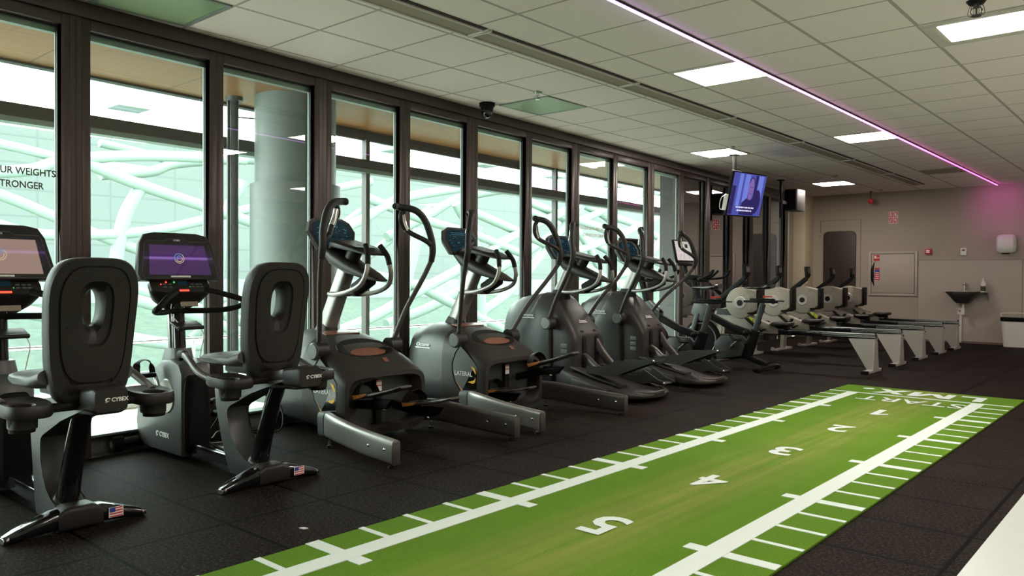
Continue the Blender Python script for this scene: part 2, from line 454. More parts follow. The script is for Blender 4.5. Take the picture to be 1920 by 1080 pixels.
# far wall details
struct(plain('trim_1', 'wall_low', b2(-3.80, 3.6, YW-0.012, YW, 0.0, 1.445)))
struct(plain('trim_2', 'line', b2(-3.806, -3.800, YW-0.006, YW, 0.0, 1.45), b2(-2.215, -2.205, YW-0.014, YW, 0.0, 1.445), b2(-3.80, 3.6, YW-0.010, YW, 1.445, 1.452)))
struct(plain('baseboard_far', 'line', b2(-4.8, 3.6, YW-0.02, YW, 0.0, 0.035)))
struct(plain('trim_3', 'cream', b2(-6.02, -5.70, YW-0.42, YW, 0, H), bev=0.004))
struct(plain('trim_4', 'line', b2(-5.56, -5.55, YW-0.004, YW, 2.0, 2.235), b2(-5.56, -4.80, YW-0.004, YW, 2.228, 2.235), b2(-4.808, -4.80, YW-0.004, YW, 0.0, 2.235)))

# door with rounded corners
def rrect(x0, x1, z0, z1, r, n=6, low=True):
    pts = []
    for cx, cz, a0 in ((x1-r, z1-r, 0), (x0+r, z1-r, 90), (x0+r, z0+r, 180), (x1-r, z0+r, 270)):
        if a0 in (180, 270) and not low:
            pts.append((x0 if a0 == 180 else x1, z0)); continue
        for k in range(n+1):
            a = math.radians(a0+90*k/n); pts.append((cx+r*math.cos(a), cz+r*math.sin(a)))
    return pts
d = mb('brown'); d.prism(rrect(-5.49, -4.885, 0.01, 2.02, 0.09, low=False), YW-0.035, YW-0.001, 0.004)
d = struct(d.build('door_1'))
h = mb('steel'); h.tube([(-5.56, YW-0.004, 1.93), (-5.56, YW-0.04, 1.94), (-5.53, YW-0.05, 1.93)], 0.008); h.build('door_stop', d)
p = empty('light_switch', (-5.70, YW-0.35, 1.05)); tag(p, 'pair of stacked white switch plates on the cream corner post beyond the rowers', 'light switch')
for k in (0, 1):
    o = mb('white'); o.box((0.008, 0, k*0.095), (0.016, 0.085, 0.085), 0.004); o = o.build('switch_plate', p)
    q = mb('print_white'); q.box((0.018, 0, k*0.095), (0.006, 0.05, 0.05), 0.002); q.build('rocker', o)

# ------------------------------------------------------------------ window wall
posts = [(-1.9, .12), (-0.95, .16), (0.0, .12), (0.9, .10), (1.807, .165), (2.72, .105), (3.628, .165), (4.515, .125), (5.41, .165), (6.325, .11),
         (7.225, .165), (8.125, .11), (9.07, .165), (10.0, .11), (10.9, .16), (11.82, .11), (12.7, .16), (13.6, .11), (14.5, .16), (15.35, .12)]
ZT, ZF = 2.63, 0.0
hd = mb('frame'); hd.T = FT; fbox(hd, -0.26, 0.012, -3.1, 15.45, ZT, H+0.02, 0.003); struct(hd.build('trim_5'))
for i, (Y, w) in enumerate(posts):
    m = mb('frame'); m.T = FT
    fbox(m, -0.10, -0.002, Y-w/2+0.05, Y+w/2-0.05, 0, ZT)
    m.use(M['frame_edge']); fbox(m, -0.004, -0.001, Y-0.004, Y+0.004, 0.0, ZT)
    struct(m.build('trim_%d' % (6+i), smooth=30))
for i in range(len(posts)-1):
    (Ya, wa), (Yb, wb) = posts[i], posts[i+1]
    a, b = Ya+wa/2-0.052, Yb-wb/2+0.052
    e = empty('window_%d' % (i+1)); struct(e)
    m = mb('frame'); m.T = FT
    fbox(m, -0.045, 0.0, a+0.002, a+0.052, 0.0, ZT-0.004, 0.004); fbox(m, -0.045, 0.0, b-0.052, b-0.002, 0.0, ZT-0.004, 0.004)
    fbox(m, -0.045, 0.0, a+0.052, b-0.052, 2.562, ZT-0.004, 0.004)
    m.build('inner_frame', e, smooth=30)
    m = mb('frame_edge'); m.T = FT
    for y0, y1, z0, z1 in ((a+0.03, a+0.057, 0.12, 2.562), (b-0.057, b-0.03, 0.12, 2.562), (a+0.05, b-0.05, 2.553, 2.575)):
        fbox(m, -0.058, -0.045, y0, y1, z0, z1)
    m.build('gasket', e, smooth=30)
    m = mb('frame_out'); m.T = FT
    fbox(m, -0.11, -0.062, a+0.05, b-0.05, 2.520, 2.60); fbox(m, -0.165, -0.145, a+0.004, b-0.004, -0.12, 0.112); fbox(m, -0.165, -0.050, a+0.004, b-0.004, 0.113, 0.125)
    for y0, y1 in ((a+0.051, a+0.060), (b-0.060, b-0.051)): fbox(m, -0.075, -0.062, y0, y1, 0.126, 2.519)
    m.use(M['frame']); fbox(m, -0.085, -0.062, a+0.004, a+0.050, 0.126, 2.60); fbox(m, -0.085, -0.062, b-0.050, b-0.004, 0.126, 2.60)
    m.build('outer_frame', e, smooth=30)
    far = Ya > 9.5; gn = -0.060
    m = mb('dark_glass' if far else 'glass'); m.T = FT
    m.quad((gn, fy(a+0.04), 0.11), (gn, fy(b-0.04), 0.11), (gn, fy(b-0.04), 2.57), (gn, fy(a+0.04), 2.57))
    m.build('glass_pane', e)
# trench grating along the foot of the windows
g = mb('slot'); g.T = FT; fbox(g, -0.25, 0.0, -3, 15.4, -0.12, -0.06)
g.use(M['steel'])
for k in range(6): fbox(g, -0.135+0.025*k, -0.130+0.025*k, 0.9, 8.2, -0.03, -0.004)
for k in range(245): fbox(g, -0.14, -0.005, 0.92+0.03*k, 0.928+0.03*k, -0.028, -0.006)
struct(g.build('trim_30', smooth=0))
# lettering stuck on one pane; a reflection of lettering painted on another
def fit_text(m, txt, size, mat4, width, **k):
    T0 = m.T; m.T = Matrix(); m.text(txt, size, Matrix(), **k); m.T = T0; vs = m.new_verts; mat4 = T0 @ mat4
    w = max(v.co.x for v in vs)-min(v.co.x for v in vs)
    bmesh.ops.transform(m.bm, matrix=mat4 @ Matrix.Diagonal((width/w, 1, 1, 1)), verts=vs); return m
def glassframe(Y, z, mirror=False):
    o = FT @ Vector((-0.057, fy(Y), z))
    yd = FT.to_3x3() @ Vector((0, 1, 0))
    return frame4(o, yd, (0, 0, 1)) @ (Matrix.Diagonal((-1, 1, 1, 1)) if mirror else Matrix())
e = empty('window_lettering', tuple(FT @ Vector((-0.057, fy(1.25), 1.7))))
tag(e, 'dark grey motivational lettering stuck on the nearest window pane', 'lettering')
for t, z, w in (('RE-RACKING YOUR WEIGHTS', 1.690, 0.66), ('MAKES YOU STRONGER', 1.613, 0.53)):
    m = mb('print_grey'); fit_text(m, t, 0.055, Matrix.Translation(-e.location) @ glassframe(1.385, z), w, depth=0.0008, bold=0.001); m.build('text_line', e, smooth=0)
e = empty('window_lettering', tuple(FT @ Vector((-0.057, fy(7.72), 1.7))))
tag(e, 'faint reddish painted reflection of lettering on the pane behind the second lateral trainer row', 'lettering')
e['label'] = 'faint reddish painted reflection of lettering on a pane above the upright elliptical trainers'
for t, z, w in (('RE-RACKING YOUR WEIGHTS', 1.685, 0.58), ('MAKES YOU STRONGER', 1.605, 0.47)):
    m = mb('reflect_red'); fit_text(m, t, 0.052, Matrix.Translation(-e.location) @ glassframe(7.70, z, True), w, depth=0.0008); m.build('text_line', e, smooth=0)

# ------------------------------------------------------------------ outside: covered terrace, outer glass line
NO = -2.45     # outer line, measured from the window wall
def fstruct(name, mat, *boxes, bev=0.0):
    m = mb(mat); m.T = FT
    for q in boxes: fbox(m, *q, bev)
    return struct(m.build(name, smooth=30))
fstruct('terrace_floor', 'terrace', (NO-0.2, -0.27, -4, 22, -0.30, -0.125))
fstruct('terrace_kerb', 'white', (NO-0.12, NO+0.15, -4, 22, -0.124, 0.06))
fstruct('canopy_soffit', 'wood', (NO, -0.27, -4, 22, 2.90, 3.05))
fstruct('canopy_upstand', 'frame_out', (-0.42, -0.265, -4, 22, 2.735, 2.899))
fstruct('canopy_fascia', 'beam', (NO-0.1, NO-0.001, -4, 22, 2.88, 3.2), (NO-0.06, NO, 5.0, 9.5, 2.78, 2.879))
fstruct('transom_beam', 'beam', (NO-0.07, NO+0.07, -4, 20, 2.42, 2.53))
fstruct('transom_ledge', 'frame_out', (NO-0.09, NO+0.05, -4, 20, 2.375, 2.419))
for Y in (2.06, 6.28, 8.35, 10.4):
    fstruct('outer_post', 'beam', (NO-0.05, NO+0.03, Y-0.03, Y+0.03, -0.124, 2.419), (NO-0.05, NO+0.03, Y-0.03, Y+0.03, 2.531, 2.899))
pp = mb('grey'); pp.cyl((-7.32, 4.12, -0.12), (-7.32, 4.12, 2.9), 0.045); pp.cyl((-7.32, 4.12, 2.86), (-7.32, 4.12, 2.9), 0.085)
pp.box((-7.30, 4.05, 1.4), (0.02, 0.03, 2.9)); pp.cyl((-7.32, 4.12, 2.7), (-7.1, 4.6, 2.7), 0.008)
struct(pp.build('outer_pipe_post'))
cc = mb('column'); cc.cyl((-6.93, 4.58, -0.12), (-6.93, 4.58, 2.9), 0.40, 64); cc.cyl((-6.93, 4.58, -0.12), (-6.93, 4.58, 2.02), 0.445, 64)
struct(cc.build('outer_column'))
for k, (x, y) in enumerate(((-6.15, 1.42), (-6.3, 6.55))):
    o = empty('outdoor_sprinkler', (x, y, 2.9)); tag(o, ['steel sprinkler under the wooden soffit outside the nearest pane', 'steel sprinkler under the wooden soffit outside, left of the ceiling camera'][k], 'sprinkler')
    m = mb('steel'); m.tube([(0, 0, 0), (0, 0, -0.012)], [0.05, 0.042], 20); m.build('rosette', o)
    m = mb('steel'); m.tube([(0, 0, -0.01), (0, 0, -0.06)], 0.012, 12); m.cyl((0, 0, -0.065), (0, 0, -0.06), 0.024); m.build('nozzle', o)
# steel lattice of the neighbouring structure (tubes given on the plane x = -13)
def lat(x, pix, r, name='lattice_tube'):
    """pix: list of (y, z) on the plane"""
    m = mb('tube_w'); m.tube(crv([(x, y, z) for y, z in pix], 5), r, 16); return struct(m.build(name))
LAT = [
    ([(3.29, 2.52), (4.09, 2.66), (4.52, 2.85), (5.64, 3.05), (6.88, 3.16), (7.54, 3.20)], 0.078),
    ([(4.75, 2.88), (5.64, 2.59), (6.93, 2.27), (7.75, 2.06), (9.15, 1.61)], 0.084),
    ([(3.29, 3.04), (3.95, 2.96), (4.60, 2.86)], 0.062),
    ([(3.28, 1.96), (4.09, 1.72), (4.98, 1.74), (5.47, 1.78), (6.26, 1.93), (7.33, 2.24), (9.14, 2.76), (10.46, 3.10)], 0.072),
    ([(5.77, 2.65), (5.47, 2.10), (5.34, 1.50), (5.26, 0.73)], 0.094),
    ([(3.29, 2.37), (3.81, 2.23), (4.52, 1.95), (5.47, 1.59), (7.13, 1.08)], 0.073),
    ([(3.28, 0.77), (4.52, 0.42), (5.81, 0.02), (7.13, -0.15)], 0.088),
    ([(5.55, 0.73), (7.13, 0.23), (9.66, -0.85)], 0.085),
    ([(9.14, 1.77), (10.33, 2.31), (11.35, 2.81), (13.33, 3.24)], 0.093),
    ([(10.47, 2.76), (11.97, 2.41), (13.71, 2.13), (15.72, 1.66)], 0.090),
    ([(9.15, -0.17), (10.48, 0.20), (11.82, 0.74), (13.35, 1.35), (14.88, 2.05), (17.08, 2.86), (19.40, 3.60)], 0.101),
    ([(9.15, 1.51), (10.33, 1.20), (11.82, 0.92), (12.99, 0.48), (14.89, -0.24)], 0.095),
    ([(11.98, 2.17), (11.69, 1.33), (11.43, 0.40), (11.24, -0.99)], 0.117),
    ([(13.16, 2.85), (13.80, 2.00), (14.00, 0.84), (14.10, -0.46)], 0.104),
    ([(13.70, 2.70), (15.71, 2.22), (17.57, 1.71), (20.30, 0.80)], 0.096),
    ([(13.72, 0.08), (15.30, 0.84), (17.08, 2.28), (18.32, 3.24)], 0.102),
    ([(17.08, 2.86), (19.41, 2.54), (21.84, 1.81), (24.31, 1.14)], 0.102),
    ([(18.08, 1.87), (20.28, 2.42), (22.83, 3.23), (24.26, 3.69)], 0.096),
    ([(15.71, 3.18), (17.82, 2.61), (19.15, 1.44), (19.73, -0.15)], 0.094),
    ([(19.71, 1.12), (21.36, 1.47), (23.90, 3.12)], 0.092),
    ([(6.73, -0.03), (7.65, 0.69), (8.66, 1.29), (9.65, 1.95), (10.47, 2.48)], 0.082),
]

for k, (pts_, r_) in enumerate(LAT): lat(-13.0-0.02*k, pts_, r_*1.15)
for k, (pts_, r_) in enumerate(LAT[::2]): lat(-15.5-0.02*k, [(y*1.19+2.1, 1.1+(z-1.1)*1.15+0.25) for y, z in reversed(pts_)], r_*1.3)
# embankment, retaining wall and buildings beyond
g = mb('grass'); g.prism([(-8.6, -3.2), (-13.5, -2.0), (-24, 0.3), (-24, -4)], -12, 60); struct(g.build('embankment_hill'))
g = mb('concrete'); g.box((-24.6, 24, 0.4), (0.6, 72, 1.2)); g.box((-17, 24, -1.1), (0.5, 72, 0.25)); struct(g.build('retaining_wall'))
g = mb('cladding'); g.box((-31, 30, 2.8), (2, 60, 6.6)); g.box((-30, -3, 1.0), (2, 14, 4.6)); struct(g.build('far_building'))
g = mb('frame_out'); g.tube([(-13.6, -6, 4.55), (-13.6, 45, 4.55)], 0.20, 12)
for k in range(14): g.box((-13.5, -3+2.9*k, 4.25), (0.5, 0.55, 0.75), 0.03)
struct(g.build('gutter_truss'))
g = mb('steel')
g.tube([(-8.9, -4, 0.36), (-8.9, 26, 0.36)], 0.022, 8)
for k in range(20): g.tube([(-8.9, -3+1.5*k, 0.36), (-8.9, -3+1.5*k, -1.6)], 0.016, 8)
struct(g.build('outer_railing'))
# dark wall added outside the far panes to block the bright outdoors
m = mb('beam'); m.T = FT; fbox(m, -0.9, -0.8, 11.1, 19.6, -0.12, 2.89); fbox(m, -0.8, -0.27, 11.1, 11.2, -0.12, 2.89); struct(m.build('outer_light_block'))
# ------------------------------------------------------------------ ceiling fixtures
def light_panel(x0, y0, lit, label, dx=0.6, rim=0.03):
    e = empty('ceiling_light', (x0+dx/2, y0+0.301, H)); tag(e, label, 'ceiling light', 'square ceiling light panels' if lit else None)
    m = mb('rail_white' if lit else 'frame_out')
    a, b = dx/2-0.006, 0.295
    for cx, cy, sx, sy in ((0, b-rim/2, 2*a, rim), (0, -b+rim/2, 2*a, rim), (a-rim/2, 0, rim, 2*b-2*rim), (-a+rim/2, 0, rim, 2*b-2*rim)):
        m.box((cx, cy, -0.004), (sx, sy, 0.007), 0.001)
    m.build('light_frame', e)
    m = mb('panel_light' if lit else 'panel_reflect_green'); m.box((0, 0, -0.003), (2*a-2*rim, 2*b-2*rim, 0.004)); m.build('diffuser', e)
    return e
light_panel(-3.17, 5.48, True, 'bright square light panel beside the LED strip, nearer of the two there')
light_panel(-3.17, 9.09, True, 'bright square light panel beside the LED strip, further of the two there')
light_panel(-4.97, 9.09, True, 'bright square light panel in the window-side tile row in front of the television')
light_panel(-4.97, 13.31, True, 'bright square light panel in the window-side tile row nearest the far wall')
light_panel(-1.37, 5.48, True, 'bright light panel with a wide trim at the top right corner beside a sprinkler', dx=1.2, rim=0.085)
light_panel(-4.97, 5.48, False, 'unlit square panel with a painted green window reflection behind the black dome camera')
light_panel(-4.97, 1.86, False, 'unlit square panel with a painted green window reflection above the first two window panes')
light_panel(-3.17, 12.7, False, 'unlit brownish square panel near the far end of the LED strip')['category'] = 'ceiling panel'
for o in [o for o in bpy.data.objects if o.name.startswith('diffuser') and 'brownish' in o.parent.get('label', '')]:
    o.data.materials[0] = M['tan']
for x, y in ((-1.37, 1.86), (1.03, 1.86), (1.03, 5.48), (-0.77, -1.76), (1.03, 9.09), (2.23, 12.7), (1.03, 12.7)):  # unseen panels added to light the room
    light_panel(x, y, True, 'bright square light panel added in the ceiling out of view')

# linear air diffuser
for k, (y0, y1) in enumerate([(-1.65+1.809*i, 0.16+1.809*i) for i in range(9)]):
    if y1 > 14.7: y1 = 14.65
    if y0 < 1.0: continue
    e = empty('air_diffuser', (-3.60, (y0+y1)/2, H))
    tag(e, 'section of the long slotted tan air diffuser running along the ceiling', 'air diffuser', 'air diffuser sections in one long line')
    L = y1-y0-0.012
    m = mb('tan'); m.box((-0.015, 0, -0.004), (0.135, L, 0.006)); m.build('face_plate', e)
    m = mb('rail_white'); m.box((-0.092, 0, -0.008), (0.016, L, 0.014), 0.002); m.box((0.060, 0, -0.008), (0.012, L, 0.014), 0.002)
    m.box((0, -L/2+0.008, -0.008), (0.20, 0.016, 0.013), 0.002); m.box((0, L/2-0.008, -0.008), (0.20, 0.016, 0.013), 0.002); m.build('side_rail', e)
    m = mb('slot'); m.box((0.085, 0, -0.003), (0.03, L-0.04, 0.005)); m.box((-0.115, 0, -0.002), (0.02, L-0.04, 0.003)); m.build('air_slot', e)

# LED line
e = empty('led_strip', (-2.565, 8.6, H)); tag(e, 'long glowing pink and violet LED line running along the ceiling', 'led strip')
m = mb('led'); m.box((0, 0, -0.022), (0.016, 13.5, 0.014), 0.004); m.build('light_tube', e)
m = mb('slot'); m.box((0, 0, -0.008), (0.022, 13.5, 0.012)); m.build('channel', e)

# sprinklers
def sprinkler(x, y, label, s=1.0):
    e = empty('ceiling_sprinkler', (x, y, H)); tag(e, label, 'sprinkler')
    m = mb('black' if s > 1.1 else 'steel'); m.tube([(0, 0, 0), (0, 0, -0.014*s)], [0.040*s, 0.030*s], 20); m.build('rosette', e)
    m = mb('chrome' if s < 1.1 else 'silver_d'); m.cyl((0, 0, -0.01), (0, 0, -0.03*s), 0.012*s, 12); m.cyl((0, 0, -0.062*s), (0, 0, -0.066*s), 0.020*s, 16); m.cyl((0, 0, -0.03*s), (0, 0, -0.062*s), 0.004*s, 8)
    for q in (-1, 1): m.tube(crv([(0.010*q*s, 0, -0.026*s), (0.022*q*s, 0, -0.040*s), (0.018*q*s, 0, -0.055*s), (0.003*q*s, 0, -0.062*s)], 4), 0.0022*s, 6)
    m.build('sprinkler_head', e)
    if s > 1.1:
        m = mb('silver_d')
        for k in range(3):
            a = k*PI/3; c_, s_ = math.cos(a)*0.04, math.sin(a)*0.04
            m.tube(crv([(c_*0.6, s_*0.6, -0.012), (c_, s_, -0.05), (c_*0.9, s_*0.9, -0.085), (-c_*0.9, -s_*0.9, -0.085), (-c_, -s_, -0.05), (-c_*0.6, -s_*0.6, -0.012)], 4), 0.002, 6)
        m.build('cage', e)
sprinkler(-0.99, 5.22, 'caged dark sprinkler just above the top right light panel', 1.35)
sprinkler(-4.36, 5.32, 'chrome ceiling sprinkler above the unlit greenish panel by the dome camera')
sprinkler(-4.33, 9.05, 'chrome ceiling sprinkler by the light panel in front of the television')
sprinkler(-4.30, 12.6, 'chrome ceiling sprinkler by the light panel nearest the far wall')
sprinkler(-4.32, 15.0, 'small chrome sprinkler close to the far wall above the red sign')

# dome camera
e = empty('dome_camera', (-5.0, 5.36, H)); tag(e, 'small black dome camera on the ceiling above the windows', 'security camera')
m = mb('black'); m.tube([(0, 0, 0), (0, 0, -0.03), (0, 0, -0.036), (0, 0, -0.036001), (0, 0, -0.09)], [0.073, 0.073, 0.066, 0.062, 0.050], 32); m.build('camera_base', e)
m = mb('black_gloss'); m.sphere((0.005, -0.01, -0.092), 0.05); m.build('camera_ball', e)
m = mb('print_white')
for q in (-1, 1): m.sphere((0.030+0.008*q, -0.047+0.008*q, -0.103), 0.004)
m.build('infrared_light', e)

# ------------------------------------------------------------------ far wall things
def at_wall(name, x, z, label, cat): return tag(empty(name, (x, YW, z)), label, cat)
e = at_wall('hose_cabinet', -4.235, 0.80, 'flush white hose cabinet with a curved black handle in the far wall', 'cabinet')
m = mb('wall_low'); W = 0.42
for x0, x1, z0, z1 in ((-W, -W+0.045, 0, 0.82), (W-0.045, W, 0, 0.82), (-W+0.045, W-0.045, 0, 0.045), (-W+0.045, W-0.045, 0.775, 0.82)):
    m.box(((x0+x1)/2, -0.012, (z0+z1)/2), (x1-x0, 0.024, z1-z0), 0.003)
m.build('cabinet_frame', e)
m = mb('line'); m.box((0, -0.003, 0.41), (2*W-0.09, 0.006, 0.73)); m.build('shadow_gap', e)
m = mb('wall_low'); m.box((0, -0.012, 0.41), (2*W-0.105, 0.02, 0.715), 0.003); dr = m.build('cabinet_door', e)
m = mb('black'); m.beam(crv([(-0.315, -0.023, 0.62), (-0.345, -0.04, 0.5), (-0.345, -0.045, 0.40), (-0.345, -0.04, 0.30), (-0.315, -0.023, 0.18)], 5), [(0.004, 0.004), (0.024, 0.008), (0.028, 0.009), (0.024, 0.008), (0.004, 0.004)], e=2, upv=(0, 1, 0)); m.build('door_handle', dr)
m = mb('red'); m.box((-0.275, -0.0235, 0.70), (0.10, 0.003, 0.11)); m.box((-0.265, -0.0235, 0.50), (0.085, 0.003, 0.03)); m.box((-0.265, -0.0235, 0.38), (0.085, 0.003, 0.18))
m.use(M['print_white']); m.box((-0.30, -0.0256, 0.715), (0.035, 0.001, 0.05)); m.box((-0.255, -0.0256, 0.70), (0.05, 0.001, 0.012))
for k in range(4): m.box((-0.265, -0.0256, 0.32+0.035*k), (0.065, 0.001, 0.012))
m.use(M['blue']); m.box((-0.265, -0.0236, 0.458), (0.085, 0.003, 0.045)); m.sphere((-0.265, -0.0245, 0.458), 0.014, 1, 0.1, 1)
m.build('safety_sticker', e)
e = at_wall('fire_safety_sign', -4.235, 2.24, 'red and white four-pictogram fire safety sign high on the far wall', 'sign')
m = mb('print_white'); m.box((0, -0.003, 0), (0.16, 0.005, 0.22)); m.build('sign_plate', e)
m = mb('red')
for a in (-1, 1):
    for b in (-1, 1): m.box((0.039*a, -0.006, 0.054*b), (0.070, 0.002, 0.098))
m.use(M['print_white'])
m.box((-0.045, -0.0076, 0.06), (0.012, 0.001, 0.06)); m.box((-0.030, -0.0076, 0.04), (0.02, 0.001, 0.012))
m.box((0.035, -0.0076, 0.055), (0.022, 0.001, 0.05)); m.box((0.055, -0.0076, 0.03), (0.010, 0.001, 0.03))
m.box((-0.035, -0.0076, -0.04), (0.03, 0.001, 0.012)); m.box((-0.050, -0.0076, -0.07), (0.012, 0.001, 0.04))
m.box((0.035, -0.0076, -0.045), (0.030, 0.001, 0.030)); m.box((0.052, -0.0076, -0.075), (0.010, 0.001, 0.03))
m.build('pictogram', e, smooth=0)
e = tag(empty('alarm_bell', (-4.56, YW-0.25, H)), 'small round red alarm bell hanging below the ceiling at the far wall', 'alarm bell')
m = mb('brown'); m.cyl((0, 0, 0), (0, 0, -0.13), 0.008, 10); m.box((0, 0, -0.006), (0.05, 0.05, 0.012)); m.build('hanging_rod', e)
m = mb('red'); m.sphere((0, 0, -0.175), 0.055, 1, 0.8, 1); m.cyl((0, 0.05, -0.175), (0, -0.03, -0.175), 0.045); m.build('bell_dome', e)
e = at_wall('fire_call_point', -3.645, 1.605, 'square red fire call point on the far wall', 'call point')
m = mb('red'); m.box((0, -0.02, 0), (0.105, 0.04, 0.10), 0.006); m.build('housing', e)
m = mb('print_white'); m.box((0, -0.041, 0), (0.055, 0.003, 0.05)); m.use(M['red']); m.box((0, -0.043, 0.0), (0.05, 0.001, 0.008)); m.build('break_glass', e)
e = at_wall('thermostat', -3.085, 1.59, 'small white thermostat on the far wall left of the hand dryer', 'thermostat')
m = mb('white'); m.box((0, -0.014, 0), (0.095, 0.028, 0.13), 0.006); m.build('housing', e)
m = mb('print_grey'); m.box((0, -0.029, 0.03), (0.05, 0.002, 0.03)); m.build('display', e)
e = at_wall('hand_dryer', -2.44, 1.55, 'rounded white hand dryer high on the far wall above the bin', 'hand dryer')
m = mb('white'); m.loft([(-0.001, 0, 0.13, 0.02, 0.31, 5), (-0.06, 0, 0.145, 0.0, 0.325, 4.5), (-0.13, 0, 0.14, 0.01, 0.315, 4), (-0.17, 0, 0.115, 0.05, 0.28, 3.5), (-0.182, 0, 0.07, 0.10, 0.23, 3)], axis='y'); m.build('housing', e)
m = mb('black'); m.box((0, -0.10, 0.0), (0.11, 0.08, 0.02), 0.006); m.build('nozzle', e)

e = at_wall('wash_basin', -3.06, 0.70, 'dark wall-hung wash basin with a small tap on the far wall', 'basin')
m = mb('sink')
m.loft([(z, 0, w, -0.34 if w > 0.2 else -0.17-w*0.8, -0.004, 3.6) for z, w in ((0.0, 0.10), (0.03, 0.13), (0.15, 0.225), (0.18, 0.255), (0.20, 0.26))], axis='z')
m.build('basin_bowl', e)
m = mb('steel'); m.box((0, -0.17, 0.203), (0.50, 0.33, 0.008), 0.003); m.build('basin_rim', e)
m = mb('chrome'); m.cyl((0, -0.05, 0.2), (0, -0.05, 0.33), 0.014); m.tube(crv([(0, -0.05, 0.31), (0, -0.10, 0.325), (0, -0.15, 0.30)], 4), 0.010, 10); m.cyl((0, -0.05, 0.33), (0, -0.05, 0.35), 0.022); m.build('tap', e)
m = mb('white'); m.cyl((0, -0.14, 0.01), (0, -0.14, -0.20), 0.022); m.cyl((0, -0.14, -0.10), (0, -0.14, -0.20), 0.034); m.tube(crv([(-0.0, -0.14, -0.10), (-0.05, -0.10, -0.12), (-0.09, -0.03, -0.12), (-0.09, -0.03, -0.20)], 4), 0.018, 10)
m.tube([(-0.055, -0.025, -0.16), (-0.055, -0.025, -0.69)], 0.022, 12); m.build('waste_pipe', e)
e = at_wall('wall_shelf', -2.745, 0.82, 'small grey metal bracket shelf at the right end of the basin', 'shelf')
m = mb('steel'); m.box((0, -0.09, 0.072), (0.11, 0.18, 0.006)); m.prism([(-0.16, 0.07), (-0.002, 0.07), (-0.002, -0.10)], 0.045, 0.052, axis='x'); m.build('bracket', e)
e = at_wall('soap_bottle', -2.765, 0.896, 'clear pump bottle with dark liquid standing on the bracket shelf beside the basin', 'bottle')
e.location.y = YW-0.10
m = mb('white'); m.tube([(0, 0, 0.0), (0, 0, 0.01), (0, 0, 0.15), (0, 0, 0.18), (0, 0, 0.19)], [0.035, 0.038, 0.038, 0.02, 0.014], 20); m.build('bottle_body', e)
m = mb('sink'); m.cyl((0, 0, 0.015), (0, 0, 0.10), 0.0392, 20); m.build('label_band', e)
m = mb('white'); m.cyl((0, 0, 0.19), (0, 0, 0.225), 0.012, 12); m.box((0, -0.015, 0.228), (0.02, 0.055, 0.014), 0.004); m.build('pump', e)
e = at_wall('waste_bin', -2.22, 0.0, 'white square bin with a black liner under the hand dryer', 'bin')
e.location.y = YW-0.24
m = mb('white'); m.loft([(0.0, 0, 0.20, -0.15, 0.15, 8), (0.30, 0, 0.225, -0.17, 0.17, 8), (0.48, 0, 0.235, -0.18, 0.18, 8)], axis='z'); m.build('bin_body', e)
m = mb('black_gloss'); m.loft([(0.42, 0, 0.238, -0.183, 0.183, 8), (0.435, 0, 0.247, -0.19, 0.19, 8), (0.49, 0, 0.247, -0.19, 0.19, 8)], axis='z'); m.build('liner', e)
m = mb('white'); m.tube(crv([(-0.22, -0.17, 0.50), (-0.2, -0.17, 0.555), (0.2, -0.17, 0.555), (0.22, -0.17, 0.50)], 4), 0.009, 8); m.build('swing_handle', e)

# ------------------------------------------------------------------ television, poles, speaker
e = empty('television', (-4.43, 9.67, H)); tag(e, 'wall-sized television showing a blue scene with a man, hung from the ceiling on a black pole', 'television')
e['label'] = 'blue-lit television showing a man, hung from the ceiling on a black pole'
m = mb('black'); m.cyl((-0.14, -0.05, 0), (-0.14, -0.05, -0.62), 0.026, 16); m.cyl((-0.14, -0.05, 0), (-0.14, -0.05, -0.012), 0.07); m.box((-0.10, -0.05, -0.50), (0.08, 0.30, 0.28), 0.01); m.build('ceiling_pole', e)
R = Euler((0, math.radians(12.5), 0)); RM = Matrix.Translation((0, 0, -0.53)) @ R.to_matrix().to_4x4() @ Matrix.Rotation(math.radians(2.0), 4, 'X')
m = mb('black'); m.T = RM; m.box((0, 0, 0), (0.045, 0.97, 0.57), 0.008); m.box((-0.04, 0, -0.02), (0.05, 0.6, 0.38), 0.015); tv = m.build('housing', e)
def tvq(m, y0, y1, z0, z1, d): m.quad((0.0232+d, y0, z0), (0.0232+d, y1, z0), (0.0232+d, y1, z1), (0.0232+d, y0, z1))
def tvp(m, pts, d): 
    n = len(m.bm.faces); m.bm.faces.new([m.v((0.0232+d, y, z)) for y, z in pts]); m._tag(n)
m = mb('tv_base'); m.T = RM; tvq(m, -0.47, 0.47, -0.268, 0.268, 0)
m.use(M['tv_light']); tvq(m, -0.30, -0.20, -0.15, 0.26, .0004); tvq(m, -0.14, 0.0, -0.10, 0.26, .0004); tvq(m, 0.25, 0.40, -0.02, 0.26, .0004)
m.use(M['tv_dark']); tvq(m, -0.465, -0.36, -0.26, 0.10, .0005); tvq(m, 0.16, 0.24, -0.2, 0.26, .0005)
tvp(m, [(-0.16, -0.20), (-0.12, -0.10), (-0.02, -0.045), (0.16, -0.045), (0.24, -0.10), (0.27, -0.20), (0.27, -0.26), (-0.16, -0.26)], .0007)
tvp(m, [(0.28+0.12*math.cos(a), -0.08+0.16*math.sin(a)) for a in [i*PI/8 for i in range(16)]], .0006)
m.use(M['tv_face']); tvp(m, [(0.075+0.075*math.cos(a), 0.085+0.135*math.sin(a)) for a in [i*PI/12 for i in range(24)]], .0009); tvq(m, 0.03, 0.12, -0.06, 0.0, .0008)
m.use(M['tv_dark'])
tvp(m, [(0.075+0.082*math.cos(a), 0.15+0.085*math.sin(a)) for a in [i*PI/8 for i in range(9)]], .0008)
